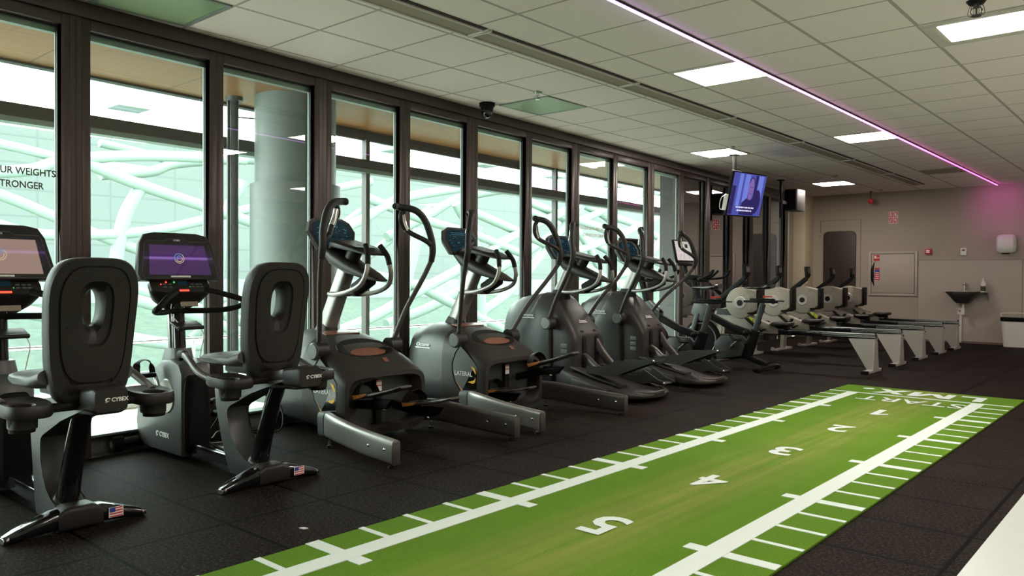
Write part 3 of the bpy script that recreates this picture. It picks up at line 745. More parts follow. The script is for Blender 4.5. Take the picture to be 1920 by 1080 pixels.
for y in (0.05, 0.11): tvq(m, y-0.015, y+0.015, 0.095, 0.105, .0011)
tvq(m, 0.055, 0.105, 0.015, 0.022, .0011); tvq(m, 0.078, 0.09, 0.045, 0.06, .0011)
m.use(M['tv_text'])
random.seed(3)
for z, y0, y1 in ((-0.165, -0.27, 0.25), (-0.205, -0.23, 0.20)):
    y = y0
    while y < y1:
        w = random.choice((0.018, 0.03, 0.045, 0.06)); tvq(m, y, min(y+w, y1), z-0.009, z+0.009, .0012); y += w+0.012
m.build('screen', tv, smooth=0)
m = mb('white'); m.T = RM; m.tube(crv([(-0.02, -0.50, -0.02), (-0.05, -0.56, -0.08), (-0.05, -0.55, -0.20), (-0.02, -0.50, -0.22)], 5), 0.005, 6); m.box((-0.02, -0.495, -0.12), (0.05, 0.02, 0.2), 0.004); m.build('cable_box', e)

e = empty('wall_speaker', (-5.16, 13.0, H)); tag(e, 'black loudspeaker on a ceiling pole right of the television', 'loudspeaker')
m = mb('black'); m.cyl((0, -0.42, 0), (0, -0.42, -0.62), 0.022, 14); m.cyl((0, -0.42, 0), (0, -0.42, -0.012), 0.06); m.box((0, -0.28, -0.36), (0.05, 0.25, 0.05)); m.build('ceiling_pole', e)
m = mb('beam'); m.box((0.03, 0.1, -0.30), (0.22, 0.36, 0.36), 0.012); m.build('cabinet_box', e)
m = mb('black_matte'); m.box((0.03, -0.09, -0.30), (0.20, 0.03, 0.33), 0.01); m.build('grille', e)

# ------------------------------------------------------------------ turf strip
XL, XR, YS = -2.722, -1.173, 7.877
t = mb('turf'); t.box(((XL+XR)/2, (8.43-1.4)/2, 0.006), (XR-XL, 8.43+1.4, 0.012), 0.003)
t.use(M['turf_white'])
SZ = [0.0105]
def strip(x0, x1, y0, y1): t.box(((x0+x1)/2, (y0+y1)/2, SZ[0]), (x1-x0, y1-y0, 0.009))
strip(-2.541, -2.445, -1.4, YS+0.012); strip(-1.487, -1.388, -1.4, YS+0.012)
SZ[0] = 0.0100
strip(XL+0.004, XR-0.004, YS-0.012, YS+0.020)
for k in range(0, 37):
    y = YS-0.25*k
    if k % 4 == 0:
        if k: strip(XL+0.002, -2.370, y-0.032, y+0.032); strip(-1.560, XR-0.002, y-0.032, y+0.032)
    else:
        strip(XL+0.002, -2.50, y-0.014, y+0.014); strip(-1.43, XR-0.002, y-0.014, y+0.014)
def turf_text(txt, x, y, w, h, bold):
    t.text(txt, 1.0, Matrix(), depth=0.0, bold=bold); vs = t.new_verts
    xs = [v.co.x for v in vs]; ys = [v.co.y for v in vs]
    cx, cy = (min(xs)+max(xs))/2, (min(ys)+max(ys))/2
    for v in vs:
        v.co = Vector((x-(v.co.x-cx)*w/(max(xs)-min(xs)), y-(v.co.y-cy)*h/(max(ys)-min(ys)), 0.0152))
for k in range(2, 9): turf_text(str(k), -1.955, YS-1.0*k-0.01, 0.155, 0.27, 0.022)
t.quad((-1.985, 6.66, 0.0152), (-1.930, 6.66, 0.0152), (-1.930, 6.95, 0.0152), (-1.985, 6.95, 0.0152))
t.quad((-1.930, 6.66, 0.0152), (-1.865, 6.72, 0.0152), (-1.865, 6.765, 0.0152), (-1.930, 6.72, 0.0152))
turf_text('START', -1.92, YS-0.30, 0.86, 0.25, 0.006)
ya, yb = YS+0.10, YS+0.41
def stroke(p, q, wd, z_):
    d_ = wd/2; t.quad((p[0]+d_, p[1], z_), (q[0]+d_, q[1], z_), (q[0]-d_, q[1], z_), (p[0]-d_, p[1], z_))
stroke((-1.475, ya), (-1.475, yb), 0.075, 0.0152); t.quad((-1.44, yb-0.07, 0.0154), (-1.64, yb-0.07, 0.0154), (-1.64, yb, 0.0154), (-1.44, yb, 0.0154))
stroke((-1.725, ya), (-1.725, yb), 0.07, 0.0152); stroke((-2.015, ya), (-2.015, yb), 0.07, 0.0152); stroke((-1.735, ya), (-1.870, yb-0.05), 0.085, 0.0154); stroke((-2.005, ya), (-1.870, yb-0.05), 0.085, 0.0156)
stroke((-2.12, ya), (-2.32, yb), 0.085, 0.0152); stroke((-2.32, ya), (-2.12, yb), 0.085, 0.0154)
t.bm.faces.new([t.v((-2.455+0.055*math.cos(a_), YS+0.345+0.055*math.sin(a_), 0.0152)) for a_ in [2*PI*k_/20 for k_ in range(20)]]); t._tag()
t = t.build('turf_runner', smooth=0); tag(t, 'bright green artificial turf sprint lane with white ticks and metre numbers', 'turf lane')
t = mb('floor_white'); t.box((1.46, 6.0, 0.02), (4.2, 17.6, 0.04), 0.004); t = t.build('white_platform'); tag(t, 'white laminate platform at the bottom right corner, extended out of view to bounce light', 'platform')  # its unseen reach is added to bounce light up to the ceiling
t = mb('white'); t.prism([(-2.945, 1.965), (-2.918, 1.970), (-2.911, 1.990), (-2.933, 1.984)], 0.0, 0.004, axis='z'); t = t.build('paper_scrap'); tag(t, 'tiny white paper scrap on the black rubber floor', 'paper scrap')
# ------------------------------------------------------------------ recumbent exercise bikes
XZ = lambda x, y, z: frame4((x, y, z), (1, 0, 0), (0, 0, 1))            # faces -y
def face_back(x, y, z): return frame4((x, y, z), (0, 1, 0), (0, 0, 1))   # faces +x (towards the aisle)
def ring_plate(m, outer, hole, fx0, fx1, prof):
    """plate with a hole: outer/hole are [(y,z)], prof = [(t, side)] rings; fx(t,y,z) gives x"""
    n = len(outer); rs = []
    for t, fn in prof:
        rs.append([(fn(outer[i][0]*(1-t)+hole[i][0]*t, outer[i][1]*(1-t)+hole[i][1]*t), outer[i][0]*(1-t)+hole[i][0]*t, outer[i][1]*(1-t)+hole[i][1]*t) for i in range(n)])
    rs.append(rs[0]); m.rings(rs, cap=False); return m
def wing(m, logo_len, x, y, z, mat='print_white', k=1.0):
    """swoosh emblem followed by the maker's word, on a face looking at +x or -y given by frame"""
def cybex(parent, F, h, name='logo'):
    m = mb('print_white')
    m.T = F
    # oval swoosh mark
    P = [(-1.05+0.55*math.cos(a), 0.10+0.42*math.sin(a)) for a in [math.radians(20+14*i) for i in range(20)]]
    Q = [(-0.98+0.30*math.cos(a), 0.06+0.24*math.sin(a)) for a in [math.radians(20+14*i) for i in range(20)]]
    for i in range(19):
        m.quad(*[(p[0]*h, p[1]*h, 0.0006) for p in (P[i], P[i+1], Q[i+1], Q[i])])
    m.quad((-1.7*h, -0.45*h, 0.0006), (-1.2*h, -0.42*h, 0.0006), (-0.7*h, -0.05*h, 0.0006), (-0.9*h, -0.10*h, 0.0006))
    m.text('CYBEX', h*1.15, Matrix.Translation((1.35*h, 0, 0)), 0.0006, bold=h*0.03, space=1.0, ex=0.95)
    return m.build(name, parent, smooth=0)

def make_bike(X0, Yc, sdx, screen, label, ring, fs=0.0):
    R = empty('recumbent_bike', (X0, Yc, 0)); tag(R, label, 'exercise bike', 'recumbent exercise bikes at the near end of the windows')
    # rear foot: two glossy black wings on a grey hub
    m = mb('black_gloss')
    m.loft([(-0.285, 0.005, 0.030, 0.004, 0.030, 3), (-0.24, 0.0, 0.042, 0.004, 0.050, 3), (-0.10, -0.01, 0.052, 0.012, 0.095, 3.5), (0.10, -0.01, 0.052, 0.012, 0.095, 3.5), (0.24, 0.0, 0.042, 0.004, 0.050, 3), (0.285, 0.005, 0.030, 0.004, 0.030, 3)], axis='y', seg=24)
    ft = m.build('rear_foot', R)
    m = mb('chrome')
    for q in (-1, 1): m.loft([(0.287*q, 0.006, 0.027, 0.004, 0.026, 3), (0.268*q, 0.004, 0.036, 0.001, 0.037, 3)], axis='y', seg=20)
    m.build('end_cap', ft)
    m = mb('char'); m.loft([(-0.085, -0.01, 0.056, 0.006, 0.085, 5), (-0.05, -0.01, 0.060, 0.006, 0.108, 5), (0.055, -0.01, 0.060, 0.006, 0.108, 5), (0.095, -0.01, 0.056, 0.006, 0.085, 5)], axis='y', seg=28); m.build('foot_hub', R)
    m = mb('print_white'); m.T = face_back(0.0520, 0.145, 0.052); m.box((0, 0, 0), (0.062, 0.044, 0.002))
    m.use(M['red'])
    for k in range(4): m.box((0.0, -0.018+0.012*k, 0.0012), (0.056, 0.005, 0.001))
    m.use(M['blue']); m.box((-0.016, 0.011, 0.0018), (0.024, 0.020, 0.001)); m.build('flag_sticker', ft, smooth=0)
    # chassis
    m = mb('black_gloss'); m.box((-0.62, 0, 0.075), (1.05, 0.09, 0.075), 0.012); m.build('base_rail', R)
    m = mb('grey_d')
    prof = [(-0.465, 0.468), (-0.445, 0.375), (-0.385, 0.20), (-0.33, 0.08), (-0.30, 0.02), (-0.03, 0.02), (0.0, 0.09), (-0.07, 0.095), (-0.15, 0.113), (-0.22, 0.15), (-0.275, 0.205), (-0.315, 0.275), (-0.333, 0.34), (-0.328, 0.372), (-0.30, 0.395), (-0.08, 0.478), (0.15, 0.548), (0.25, 0.570), (0.25, 0.585), (-0.10, 0.528)]
    prof = [(x+fs*max(0, min(1, z/0.3)), z) for x, z in prof]
    m.prism(prof, -0.066, 0.066, 0.008); m.build('seat_frame', R)
    m = mb('silver_d'); m.prism([(-0.455, 0.470), (-0.10, 0.529), (0.24, 0.586), (0.24, 0.636), (-0.10, 0.572), (-0.455, 0.510)], -0.034, 0.034, 0.006); m.build('seat_rail', R)
    m = mb('char'); m.loft([(0.22, 0, 0.066, 0.545, 0.632, 6), (0.35, 0, 0.070, 0.545, 0.652, 6), (0.368, 0, 0.064, 0.552, 0.644, 6)], seg=28); cp = m.build('rail_end_cap', R)
    cybex(cp, face_back(0.3690, 0.006, 0.599), 0.0195)
    m = mb('black'); m.loft([(0.08, 0, 0.062, 0.520, 0.55, 5), (0.32, 0, 0.062, 0.535, 0.556, 5), (0.355, 0, 0.05, 0.545, 0.555, 5)], seg=24); m.build('rail_underside', R)
    m = mb('black_gloss'); m.tube([(-0.10, 0, 0.10), (-0.05, 0, 0.25), (0.02, 0, 0.42), (0.08, 0, 0.54)], [0.046, 0.044, 0.042, 0.042], 24); m.build('rear_post', R)
    m = mb('grey_d'); m.tube([(-0.108, 0, 0.085), (-0.098, 0, 0.115), (-0.095, 0, 0.12)], [0.066, 0.058, 0.05], 24); m.build('post_collar', R)
    # seat, backrest, side trays (adjustable carriage at sdx)
    m = mb('vinyl'); m.loft([(-0.50+sdx, 0, 0.10, 0.625, 0.650, 3), (-0.46+sdx, 0, 0.17, 0.615, 0.675, 3), (-0.30+sdx, 0, 0.205, 0.62, 0.682, 3.5), (-0.10+sdx, 0, 0.21, 0.625, 0.695, 3.5), (-0.03+sdx, 0, 0.19, 0.64, 0.725, 3)], seg=32); m.build('seat_cushion', R)
    m = mb('black'); m.box((-0.2+sdx, 0, 0.60), (0.34, 0.15, 0.045), 0.01); m.box((-0.02+sdx, 0, 0.625), (0.10, 0.20, 0.05), 0.012); m.build('seat_carriage', R)
    N = 48
    def outl(w0, w1, z0, z1, e):
        o = []
        for k in range(N):
            a = 2*PI*k/N
            z = (z0+z1)/2+se(math.sin(a), e)*(z1-z0)/2; f = (z-z0)/(z1-z0)
            wm = w0+(w1-w0)*min(1, f*1.25) if f < 0.8 else w1
            o.append((se(math.cos(a), e)*wm, z))
        return o
    z0, z1 = 0.545, 1.175
    outer = outl(0.158, 0.186, z0, z1, 3.9); hole = [(math.cos(2*PI*k/N)**1*0.034 if True else 0, 0.965+se(math.sin(2*PI*k/N), 2.6)*0.078) for k in range(N)]
    lean = lambda z: (z-0.545)*0.13-0.028*math.cos((z-0.86)*4.4)
    bk = lambda d: (lambda y, z: 0.035+sdx+lean(z)-d-0.30*y*y*1.2)
    fr = lambda d: (lambda y, z: -0.085+sdx+lean(z)+d+0.9*y*y)
    m = mb('char'); ring_plate(m, outer, hole, 0, 0, [(0.0, bk(0.045)), (0.01, bk(0.015)), (0.05, bk(0.002)), (0.27, bk(0.0)), (0.28, bk(0.007)), (0.31, bk(0.007)), (0.32, bk(-0.005)), (0.75, bk(-0.006)), (0.78, bk(0.008)), (0.92, bk(0.016)), (1.0, bk(0.05)), (0.98, fr(0.01)), (0.90, fr(0.0)), (0.30, fr(0.0)), (0.08, fr(0.0)), (0.02, fr(0.012))]); br = m.build('backrest', R, smooth=45)
    for y, z in ((-0.085, 1.075), (0.085, 1.075), (-0.105, 0.885), (0.105, 0.885), (-0.08, 0.66), (0.08, 0.66)): m = mb('black'); m.cyl((bk(-0.0045)(y, z)-0.003, y, z), (bk(-0.0045)(y, z)+0.001, y, z), 0.0065, 12); m.build('screw', br)
    for q in (-1, 1):
        m = mb('char')
        cx, cy, zz = 0.02+sdx, 0.255*q, 0.572
        # tray with a round well: outline ring to hole ring
        Nn = 36; o = []; hh = []
        for k in range(Nn):
            a = 2*PI*k/Nn
            o.append((cx-0.03+se(math.cos(a), 3)*0.135, cy-0.01*q+se(math.sin(a), 3)*0.088)); hh.append((cx+math.cos(a)*0.046, cy+0.005*q+math.sin(a)*0.044))
        rs = []
        for t_, z_ in ((0.0, zz-0.02), (0.0, zz+0.008), (0.12, zz+0.022), (0.5, zz+0.012), (0.95, zz+0.014), (1.0, zz+0.010), (1.0, zz-0.07), (0.95, zz-0.075), (0.85, zz-0.075), (0.82, zz-0.02), (0.1, zz-0.028)):
            rs.append([(o[k][0]*(1-t_)+hh[k][0]*t_, o[k][1]*(1-t_)+hh[k][1]*t_, z_-0.10*((o[k][0]*(1-t_)+hh[k][0]*t_)-cx)*0.4) for k in range(Nn)])
        rs.append(rs[0]); m.rings(rs, cap=False); ty = m.build('cup_tray', R, smooth=45)
        m = mb('black_matte'); m.cyl((cx, cy+0.005*q, zz-0.092), (cx, cy+0.005*q, zz-0.02), 0.046, 24, 0.054); m.box((cx, 0.14*q, zz-0.01), (0.07, 0.16, 0.03), 0.008); m.build('cup_well', ty)
        m = mb('silver_d'); m.tube(crv([(cx-0.10, 0.30*q, zz+0.005), (cx-0.22, 0.31*q, zz+0.035), (cx-0.36, 0.29*q, zz+0.085), (cx-0.47, 0.265*q, zz+0.105)], 5), [0.020, 0.019, 0.018, 0.018], 14); m.use(M['black_matte']); m.tube(crv([(cx-0.46, 0.266*q, zz+0.104), (cx-0.56, 0.24*q, zz+0.10), (cx-0.62, 0.21*q, zz+0.075)], 4), 0.021, 14); m.build('side_handle', R)
    # front housing
    m = mb('grey')
    hp = [(-0.80, 0.03), (-0.80, 0.52), (-0.84, 0.575), (-0.95, 0.60), (-1.06, 0.585), (-1.17, 0.53), (-1.30, 0.42), (-1.385, 0.30), (-1.41, 0.18), (-1.385, 0.08), (-1.30, 0.03)]
    m.prism(hp, -0.095, 0.095, 0.018); hs = m.build('front_housing', R)
    m = mb('black_matte'); m.loft([(-0.83, 0, 0.085, 0.04, 0.52, 6), (-0.785, 0, 0.080, 0.04, 0.51, 5), (-0.765, 0, 0.06, 0.05, 0.48, 4)], seg=28); m.build('rear_cover', hs)
    cybex(hs, XZ(-1.06, -0.0965, 0.135), 0.036)
    for q in (-1, 1):
        m = mb('silver'); m.cyl((-0.98, 0.094*q, 0.375), (-0.98, 0.103*q, 0.375), 0.105, 36, 0.098); m.build('crank_disc', R)
        m = mb('chrome'); a = 0.9 if q < 0 else 0.9+PI
        px, pz = -0.98+0.15*math.cos(a+1.2), 0.375+0.15*math.sin(a+1.2)
        m.cyl((-0.98, 0.10*q, 0.375), (-0.98, 0.135*q, 0.375), 0.022); m.beam([(-0.98, 0.128*q, 0.375), (px, 0.135*q, pz)], [(0.010, 0.018), (0.010, 0.013)], e=3, upv=(0, 0.01, 1)); m.build('crank_arm', R)
        m = mb('black'); m.box((px, 0.185*q, pz), (0.10, 0.085, 0.028), 0.008); pd = m.build('pedal', R)
        m = mb('black_matte'); m.beam(crv([(px, 0.145*q, pz+0.01), (px-0.02, 0.15*q, pz+0.07), (px-0.02, 0.19*q, pz+0.09), (px-0.02, 0.23*q, pz+0.065), (px, 0.235*q, pz)], 4), [(0.022, 0.003)], e=4, upv=(0, 0.1, 1)); m.build('pedal_strap', pd)
    m = mb('black_gloss'); m.cyl((-1.36, -0.20, 0.055), (-1.36, 0.20, 0.055), 0.036, 20); m.build('front_stabiliser', R)
    for q in (-1, 1):
        m = mb('black'); m.cyl((-1.36, 0.20*q, 0.052), (-1.36, 0.265*q, 0.052), 0.051, 28); wl = m.build('wheel', R)
        m = mb('silver'); m.tube([(-1.36, 0.262*q, 0.052), (-1.36, 0.268*q, 0.052), (-1.36, 0.262*q, 0.052001)], [0.046, 0.040, 0.012], 24); m.build('wheel_cap', wl)
    # mast, neck, console
    m = mb('grey'); m.loft([(0.50, -1.03, 0.15, -0.08, 0.08, 3), (0.60, -1.03, 0.105, -0.072, 0.072, 3), (0.66, -1.03, 0.085, -0.062, 0.062, 3)], axis='z', seg=28); m.build('neck_cover', R)
    m = mb('black_gloss'); m.beam([(-1.035, 0, 0.60), (-1.06, 0, 0.90), (-1.07, 0, 0.99)], [(0.040, 0.062)], e=3, upv=(1, 0, 0)); m.build('mast', R)
    m = mb('silver'); m.box((-1.06, -0.042, 0.76), (0.03, 0.008, 0.27), 0.003, Euler((0, math.radians(-5), 0))); m.build('mast_trim', R)
    m = mb('char'); m.box((-0.955, 0.02, 0.80), (0.11, 0.17, 0.014), 0.004, Euler((0, math.radians(18), 0))); m.cyl((-0.905, -0.06, 0.785), (-0.905, 0.10, 0.785), 0.012, 12); m.build('phone_holder', R)
    m = mb('white'); m.tube(crv([(-0.93, 0.09, 0.79), (-0.91, 0.105, 0.73), (-0.93, 0.10, 0.66), (-0.92, 0.085, 0.60)], 5), 0.003, 6); m.box((-0.92, 0.085, 0.59), (0.02, 0.03, 0.018), 0.003)
    m.tube(crv([(-0.99, -0.06, 0.93), (-0.965, -0.075, 0.87), (-0.93, -0.05, 0.82)], 5), 0.003, 6); m.build('charging_cable', R)
    TB = Matrix.Translation((-1.04, 0, 1.20)) @ Matrix.Rotation(math.radians(-16.7), 4, 'Y')
    m = mb('char'); m.T = TB
    prof = [(-0.245, -0.135), (0.245, -0.135), (0.262, -0.10), (0.225, 0.10), (0.195, 0.155), (0.13, 0.170), (-0.13, 0.170), (-0.195, 0.155), (-0.225, 0.10), (-0.262, -0.10)]
    m.prism([(y, z) for y, z in prof], -0.035, 0.022, 0.012, axis='x')
    hd_ = m.build('monitor', R)
    m = mb('black_gloss'); m.T = TB; m.prism([(-0.225, -0.125), (0.225, -0.125), (0.235, -0.09), (0.200, 0.095), (0.19, 0.108), (0.075, 0.108), (0.055, 0.123), (-0.055, 0.123), (-0.075, 0.108), (-0.19, 0.108), (-0.200, 0.095), (-0.235, -0.09)], 0.0225, 0.0255, axis='x'); bz = m.build('bezel', hd_)
    m = mb('silver_d'); m.T = TB; bp = [(-0.235, -0.09), (-0.200, 0.095), (-0.19, 0.110), (-0.075, 0.110), (-0.055, 0.125), (0.055, 0.125), (0.075, 0.110), (0.19, 0.110), (0.200, 0.095), (0.235, -0.09), (0.225, -0.127), (-0.225, -0.127), (-0.235, -0.09)]
    m.tube([(0.025, a, b) for a, b in bp], 0.0022, 6, cap=False); m.build('trim_line', hd_)
    m = mb(screen); m.T = TB; m.quad((0.0262, -0.195, -0.105), (0.0262, 0.195, -0.105), (0.0262, 0.172, 0.085), (0.0262, -0.172, 0.085))
    sc_ = m.build('screen', hd_, smooth=0)
    m = mb('logo_ring'); m.T = TB; m.torus((0.0272, ring, 0.0), 0.030, 0.0022, axis='x', a0=-2.6, a1=0.9); m.torus((0.0272, ring, -0.002), 0.019, 0.002, axis='x', a0=-2.9, a1=0.4)
    m.use(M['logo_ring2']); m.torus((0.0272, ring, 0.0), 0.030, 0.0022, axis='x', a0=0.9, a1=3.68); m.torus((0.0272, ring, 0.004), 0.012, 0.002, axis='x', a0=0.3, a1=3.9)
    m.build('screen_emblem', sc_, smooth=0)
    m = mb('print_white'); m.T = TB @ face_back(0.0262, 0.0, 0.1155); m.text('CYBEX', 0.014, Matrix(), 0.0004, bold=0.0004); m.build('logo', hd_, smooth=0)
    m = mb('print_white'); m.T = TB; m.box((0.026, -0.005, -0.116), (0.006, 0.125, 0.011), 0.002); m.build('label_strip', hd_)
    TC = Matrix.Translation((-1.0, 0, 1.005)) @ Matrix.Rotation(math.radians(-38), 4, 'Y')
    m = mb('char'); m.T = TC; m.loft([(-0.10, 0, 0.10, -0.07, 0.04, 3), (-0.06, 0, 0.16, -0.06, 0.07, 3), (0.0, 0, 0.19, -0.04, 0.085, 4), (0.025, 0, 0.185, -0.025, 0.08, 4)], seg=30); pn = m.build('control_panel', R)
    m = mb('scr_blue'); m.T = TC; m.box((0.0265, 0.015, 0.045), (0.003, 0.06, 0.035)); m.build('small_display', pn)
    m = mb('led_red'); m.T = TC; m.box((0.0265, 0.01, -0.012), (0.004, 0.065, 0.012), 0.002); m.sphere((0.027, -0.085, 0.05), 0.005); m.sphere((0.027, -0.12, 0.035), 0.004); m.build('stop_button', pn)
    m = mb('led_green'); m.T = TC; m.sphere((0.027, -0.035, 0.05), 0.006); m.sphere((0.027, 0.055, 0.015), 0.003); m.build('go_button', pn)
    m = mb('print_grey'); m.T = TC
    for y in (-0.10, -0.065, 0.075, 0.105, 0.13):
        for z in (0.015, 0.035): m.box((0.0265, y, z), (0.003, 0.020, 0.009), 0.001)
    m.build('key', pn)
    m = mb('tan'); m.box((-0.905, 0.01, 0.93), (0.012, 0.105, 0.030), 0.003, Euler((0, math.radians(-20), 0))); m.build('name_plate', pn)
    m = mb('black_matte')
    path = [(-0.90, -0.07, 1.01), (-0.80, -0.17, 0.975), (-0.74, -0.245, 0.925), (-0.78, -0.255, 0.895), (-0.88, -0.17, 0.885), (-0.99, -0.06, 0.885), (-1.0, 0.06, 0.885), (-0.88, 0.20, 0.89), (-0.77, 0.275, 0.92), (-0.735, 0.265, 0.955), (-0.80, 0.18, 0.99), (-0.90, 0.11, 1.015)]
    m.tube(crv(path, 5), 0.0175, 14); m.build('handlebar', R)
    return R

make_bike(-3.66, 1.32, 0.15, 'scr_pink', 'recumbent exercise bike nearest the camera, its monitor cut off by the left edge', 0.0, 0.09)
make_bike(-3.70, 2.29, 0.035, 'scr_purple', 'recumbent exercise bike with a purple monitor, between its twin and the first lateral trainer', 0.0)

# ------------------------------------------------------------------ elliptical trainers: shared upper assembly
def upper(R, mast, dx=0.0, dz=0.0, screen='scr_blue'):
    m = mb('silver'); m.beam([mast[0], mast[1]], [(0.058, 0.066), (0.050, 0.058)], e=3.2, seg=24, upv=(1, 0, 0)); m.build('mast', R)
    o = Vector((dx, 0, dz))
    TM = Matrix.Translation(Vector((-0.50, 0, 1.405))+o) @ Matrix.Rotation(math.radians(-24), 4, 'Y')
    m = mb('char'); m.T = TM
    pr = [(-0.155, -0.12), (0.155, -0.12), (0.205, 0.02), (0.175, 0.095), (0.12, 0.125), (-0.12, 0.125), (-0.175, 0.095), (-0.205, 0.02)]
    n = len(pr)
    m.rings([[(x, y*k, z*k) for y, z in pr] for x, k in ((0.018, 0.94), (0.022, 1.0), (-0.005, 1.03), (-0.06, 0.78), (-0.085, 0.45))]); cs = m.build('console', R)
    m = mb(screen); m.T = TM; m.prism([(y*0.86, z*0.86) for y, z in pr], 0.0185, 0.0205, axis='x'); sp = m.build('screen_face', cs, smooth=0)
    m = mb('console_marks'); m.T = TM
    rnd = random.Random(5)
    for z in (0.075, 0.058): m.box((0.021, -0.02, z), (0.001, 0.16, 0.003))
    for k in range(26):
        m.box((0.021, rnd.uniform(-0.13, 0.13), rnd.uniform(-0.09, 0.05)), (0.001, rnd.uniform(0.008, 0.022), 0.003))
    m.use(M['print_grey'])
    for k in range(10): m.box((0.021, rnd.uniform(-0.1, 0.1), rnd.uniform(-0.09, -0.03)), (0.001, 0.009, 0.003))
    m.build('button_print', cs, smooth=0)
    m = mb('scr_blue'); m.T = TM; m.box((0.021, -0.005, 0.015), (0.001, 0.11, 0.05)); m.build('display', cs)
    # book shelf and the housing beneath
    m = mb('char'); m.T = Matrix.Translation(o)
    m.beam([(-0.42, 0, 1.315), (-0.33, 0, 1.335), (-0.15, 0, 1.300), (0.02, 0, 1.255)], [(0.09, 0.020), (0.135, 0.028), (0.145, 0.022), (0.10, 0.008)], e=4, seg=28); sh = m.build('reading_shelf', R)
    m = mb('grey'); m.T = Matrix.Translation(o); m.quad((-0.34, -0.10, 1.366), (-0.34, 0.10, 1.366), (-0.07, 0.10, 1.304), (-0.07, -0.10, 1.304)); m.build('shelf_pad', sh)
    m = mb('char2'); m.T = Matrix.Translation(o)
    m.beam([(-0.50, 0, 1.33), (-0.38, 0, 1.235), (-0.22, 0, 1.165), (-0.02, 0, 1.105), (0.09, 0, 1.075)], [(0.10, 0.035), (0.105, 0.060), (0.095, 0.050), (0.075, 0.028), (0.04, 0.008)], e=3, seg=28); m.build('console_shroud', R)
    m = mb('char'); m.T = Matrix.Translation(o); m.cyl((-0.27, 0, 1.20), (-0.20, 0, 1.31), 0.055, 20); m.build('shelf_neck', R)
    m = mb('black_matte'); m.T = Matrix.Translation(o); m.cyl((-0.20, 0, 1.01), (-0.05, 0, 1.085), 0.052, 24); m.build('bottle_holder', R)
    # fixed hand grips looping forward under the console
    for q in (-1, 1):
        m = mb('silver'); m.T = Matrix.Translation(o)
        P = [(-0.42, 0.075*q, 0.975), (-0.30, 0.125*q, 0.972), (-0.13, 0.135*q, 0.995), (0.0, 0.125*q, 1.045), (0.045, 0.110*q, 1.12), (0.045, 0.095*q, 1.19)]
        m.tube(crv(P, 5), 0.0165, 12); m.build('fixed_handle', R)
        m = mb('black_matte'); m.T = Matrix.Translation(o)
        m.tube(crv([(0.045, 0.096*q, 1.185), (0.03, 0.085*q, 1.25), (-0.02, 0.062*q, 1.32)], 5), 0.0195, 12); m.build('hand_grip', R)
    m = mb('silver_d'); m.T = Matrix.Translation(o); m.torus((-0.38, 0, 0.975), 0.075, 0.017, axis='z'); m.build('handle_collar', R)

def arm(R, piv, b, oo, bt, ot, q):
    x, y, z = piv
    def P(dx, dy, zz): return (x+dx, (y+dy)*q, zz)
    z1 = z-0.63
    low = [P(0, 0, 0.63+z1), P(b*0.32, oo*0.34, 0.86+z1*0.5), P(b*0.72, oo*0.78, 1.08), P(b*0.97, oo, 1.22)]
    up = [P(b*0.97, oo, 1.215), P(b*1.03, oo*1.0, 1.30), P(b*0.99, oo*0.93, 1.40), P(b*0.86+bt*0.08, oo*0.72+ot*0.1, 1.52), P(b*0.80, oo*0.45+ot*0.35, 1.585), P(bt*0.9+0.01, oo*0.12+ot*0.80, 1.605), P(bt, ot, 1.607)]
    m = mb('silver_d'); m.tube(crv(low, 5), 0.0185, 14); a_ = m.build('moving_arm', R)
    m = mb('char'); m.tube(crv(up, 5), [0.022]+[0.025]*5, 14)
    d0 = P(bt*0.9+0.01, oo*0.3+ot*0.55, 1.60)
    lp = [d0, P(bt*0.92, oo*0.2+ot*0.6-0.015, 1.53), P(bt*0.95+0.0, oo*0.38+ot*0.42-0.01, 1.44), P(b*0.97, oo*0.72+ot*0.1, 1.365), P(b*1.02, oo*0.98, 1.325)]
    m.tube(crv(lp, 5), 0.0185, 12); g = m.build('arm_grip', R)
    m = mb('chrome'); s0, s1 = Vector(lp[0])*0.3+Vector(lp[1])*0.7, Vector(lp[2])
    m.tube(crv([s0, (Vector(lp[1])+Vector(lp[2]))/2+Vector((0, 0, 0.01)), s1], 4), 0.0200, 12); m.build('pulse_sensor', g)
    m = mb('black_gloss'); m.cyl(P(bt-0.006, ot, 1.607), P(bt+0.004, ot-0.004, 1.607), 0.021, 16); m.build('grip_end', g)
    m = mb('char'); m.cyl((x-0.005, (y-0.05)*q, z-0.035), (x-0.005, (y+0.045)*q, z-0.035), 0.060, 28, 0.062); hb = m.build('arm_pivot', R)
    m = mb('grey'); m.tube([(x-0.005, (y+0.044)*q, z-0.035), (x-0.005, (y+0.054)*q, z-0.035)], [0.060, 0.050], 28); m.build('pivot_cap', hb)

def octane(parent, F, h):
    m = mb('print_white'); m.T = F; m.text('Octane', h, Matrix(((1, 0.25, 0, 0), (0, 1, 0, 0), (0, 0, 1, 0), (0, 0, 0, 1))), 0.0006, bold=h*0.015, ex=1.25)
    m.box((0, -h*0.62, 0.0003), (h*4.3, h*0.22, 0.0008)); return m.build('logo', parent, smooth=0)

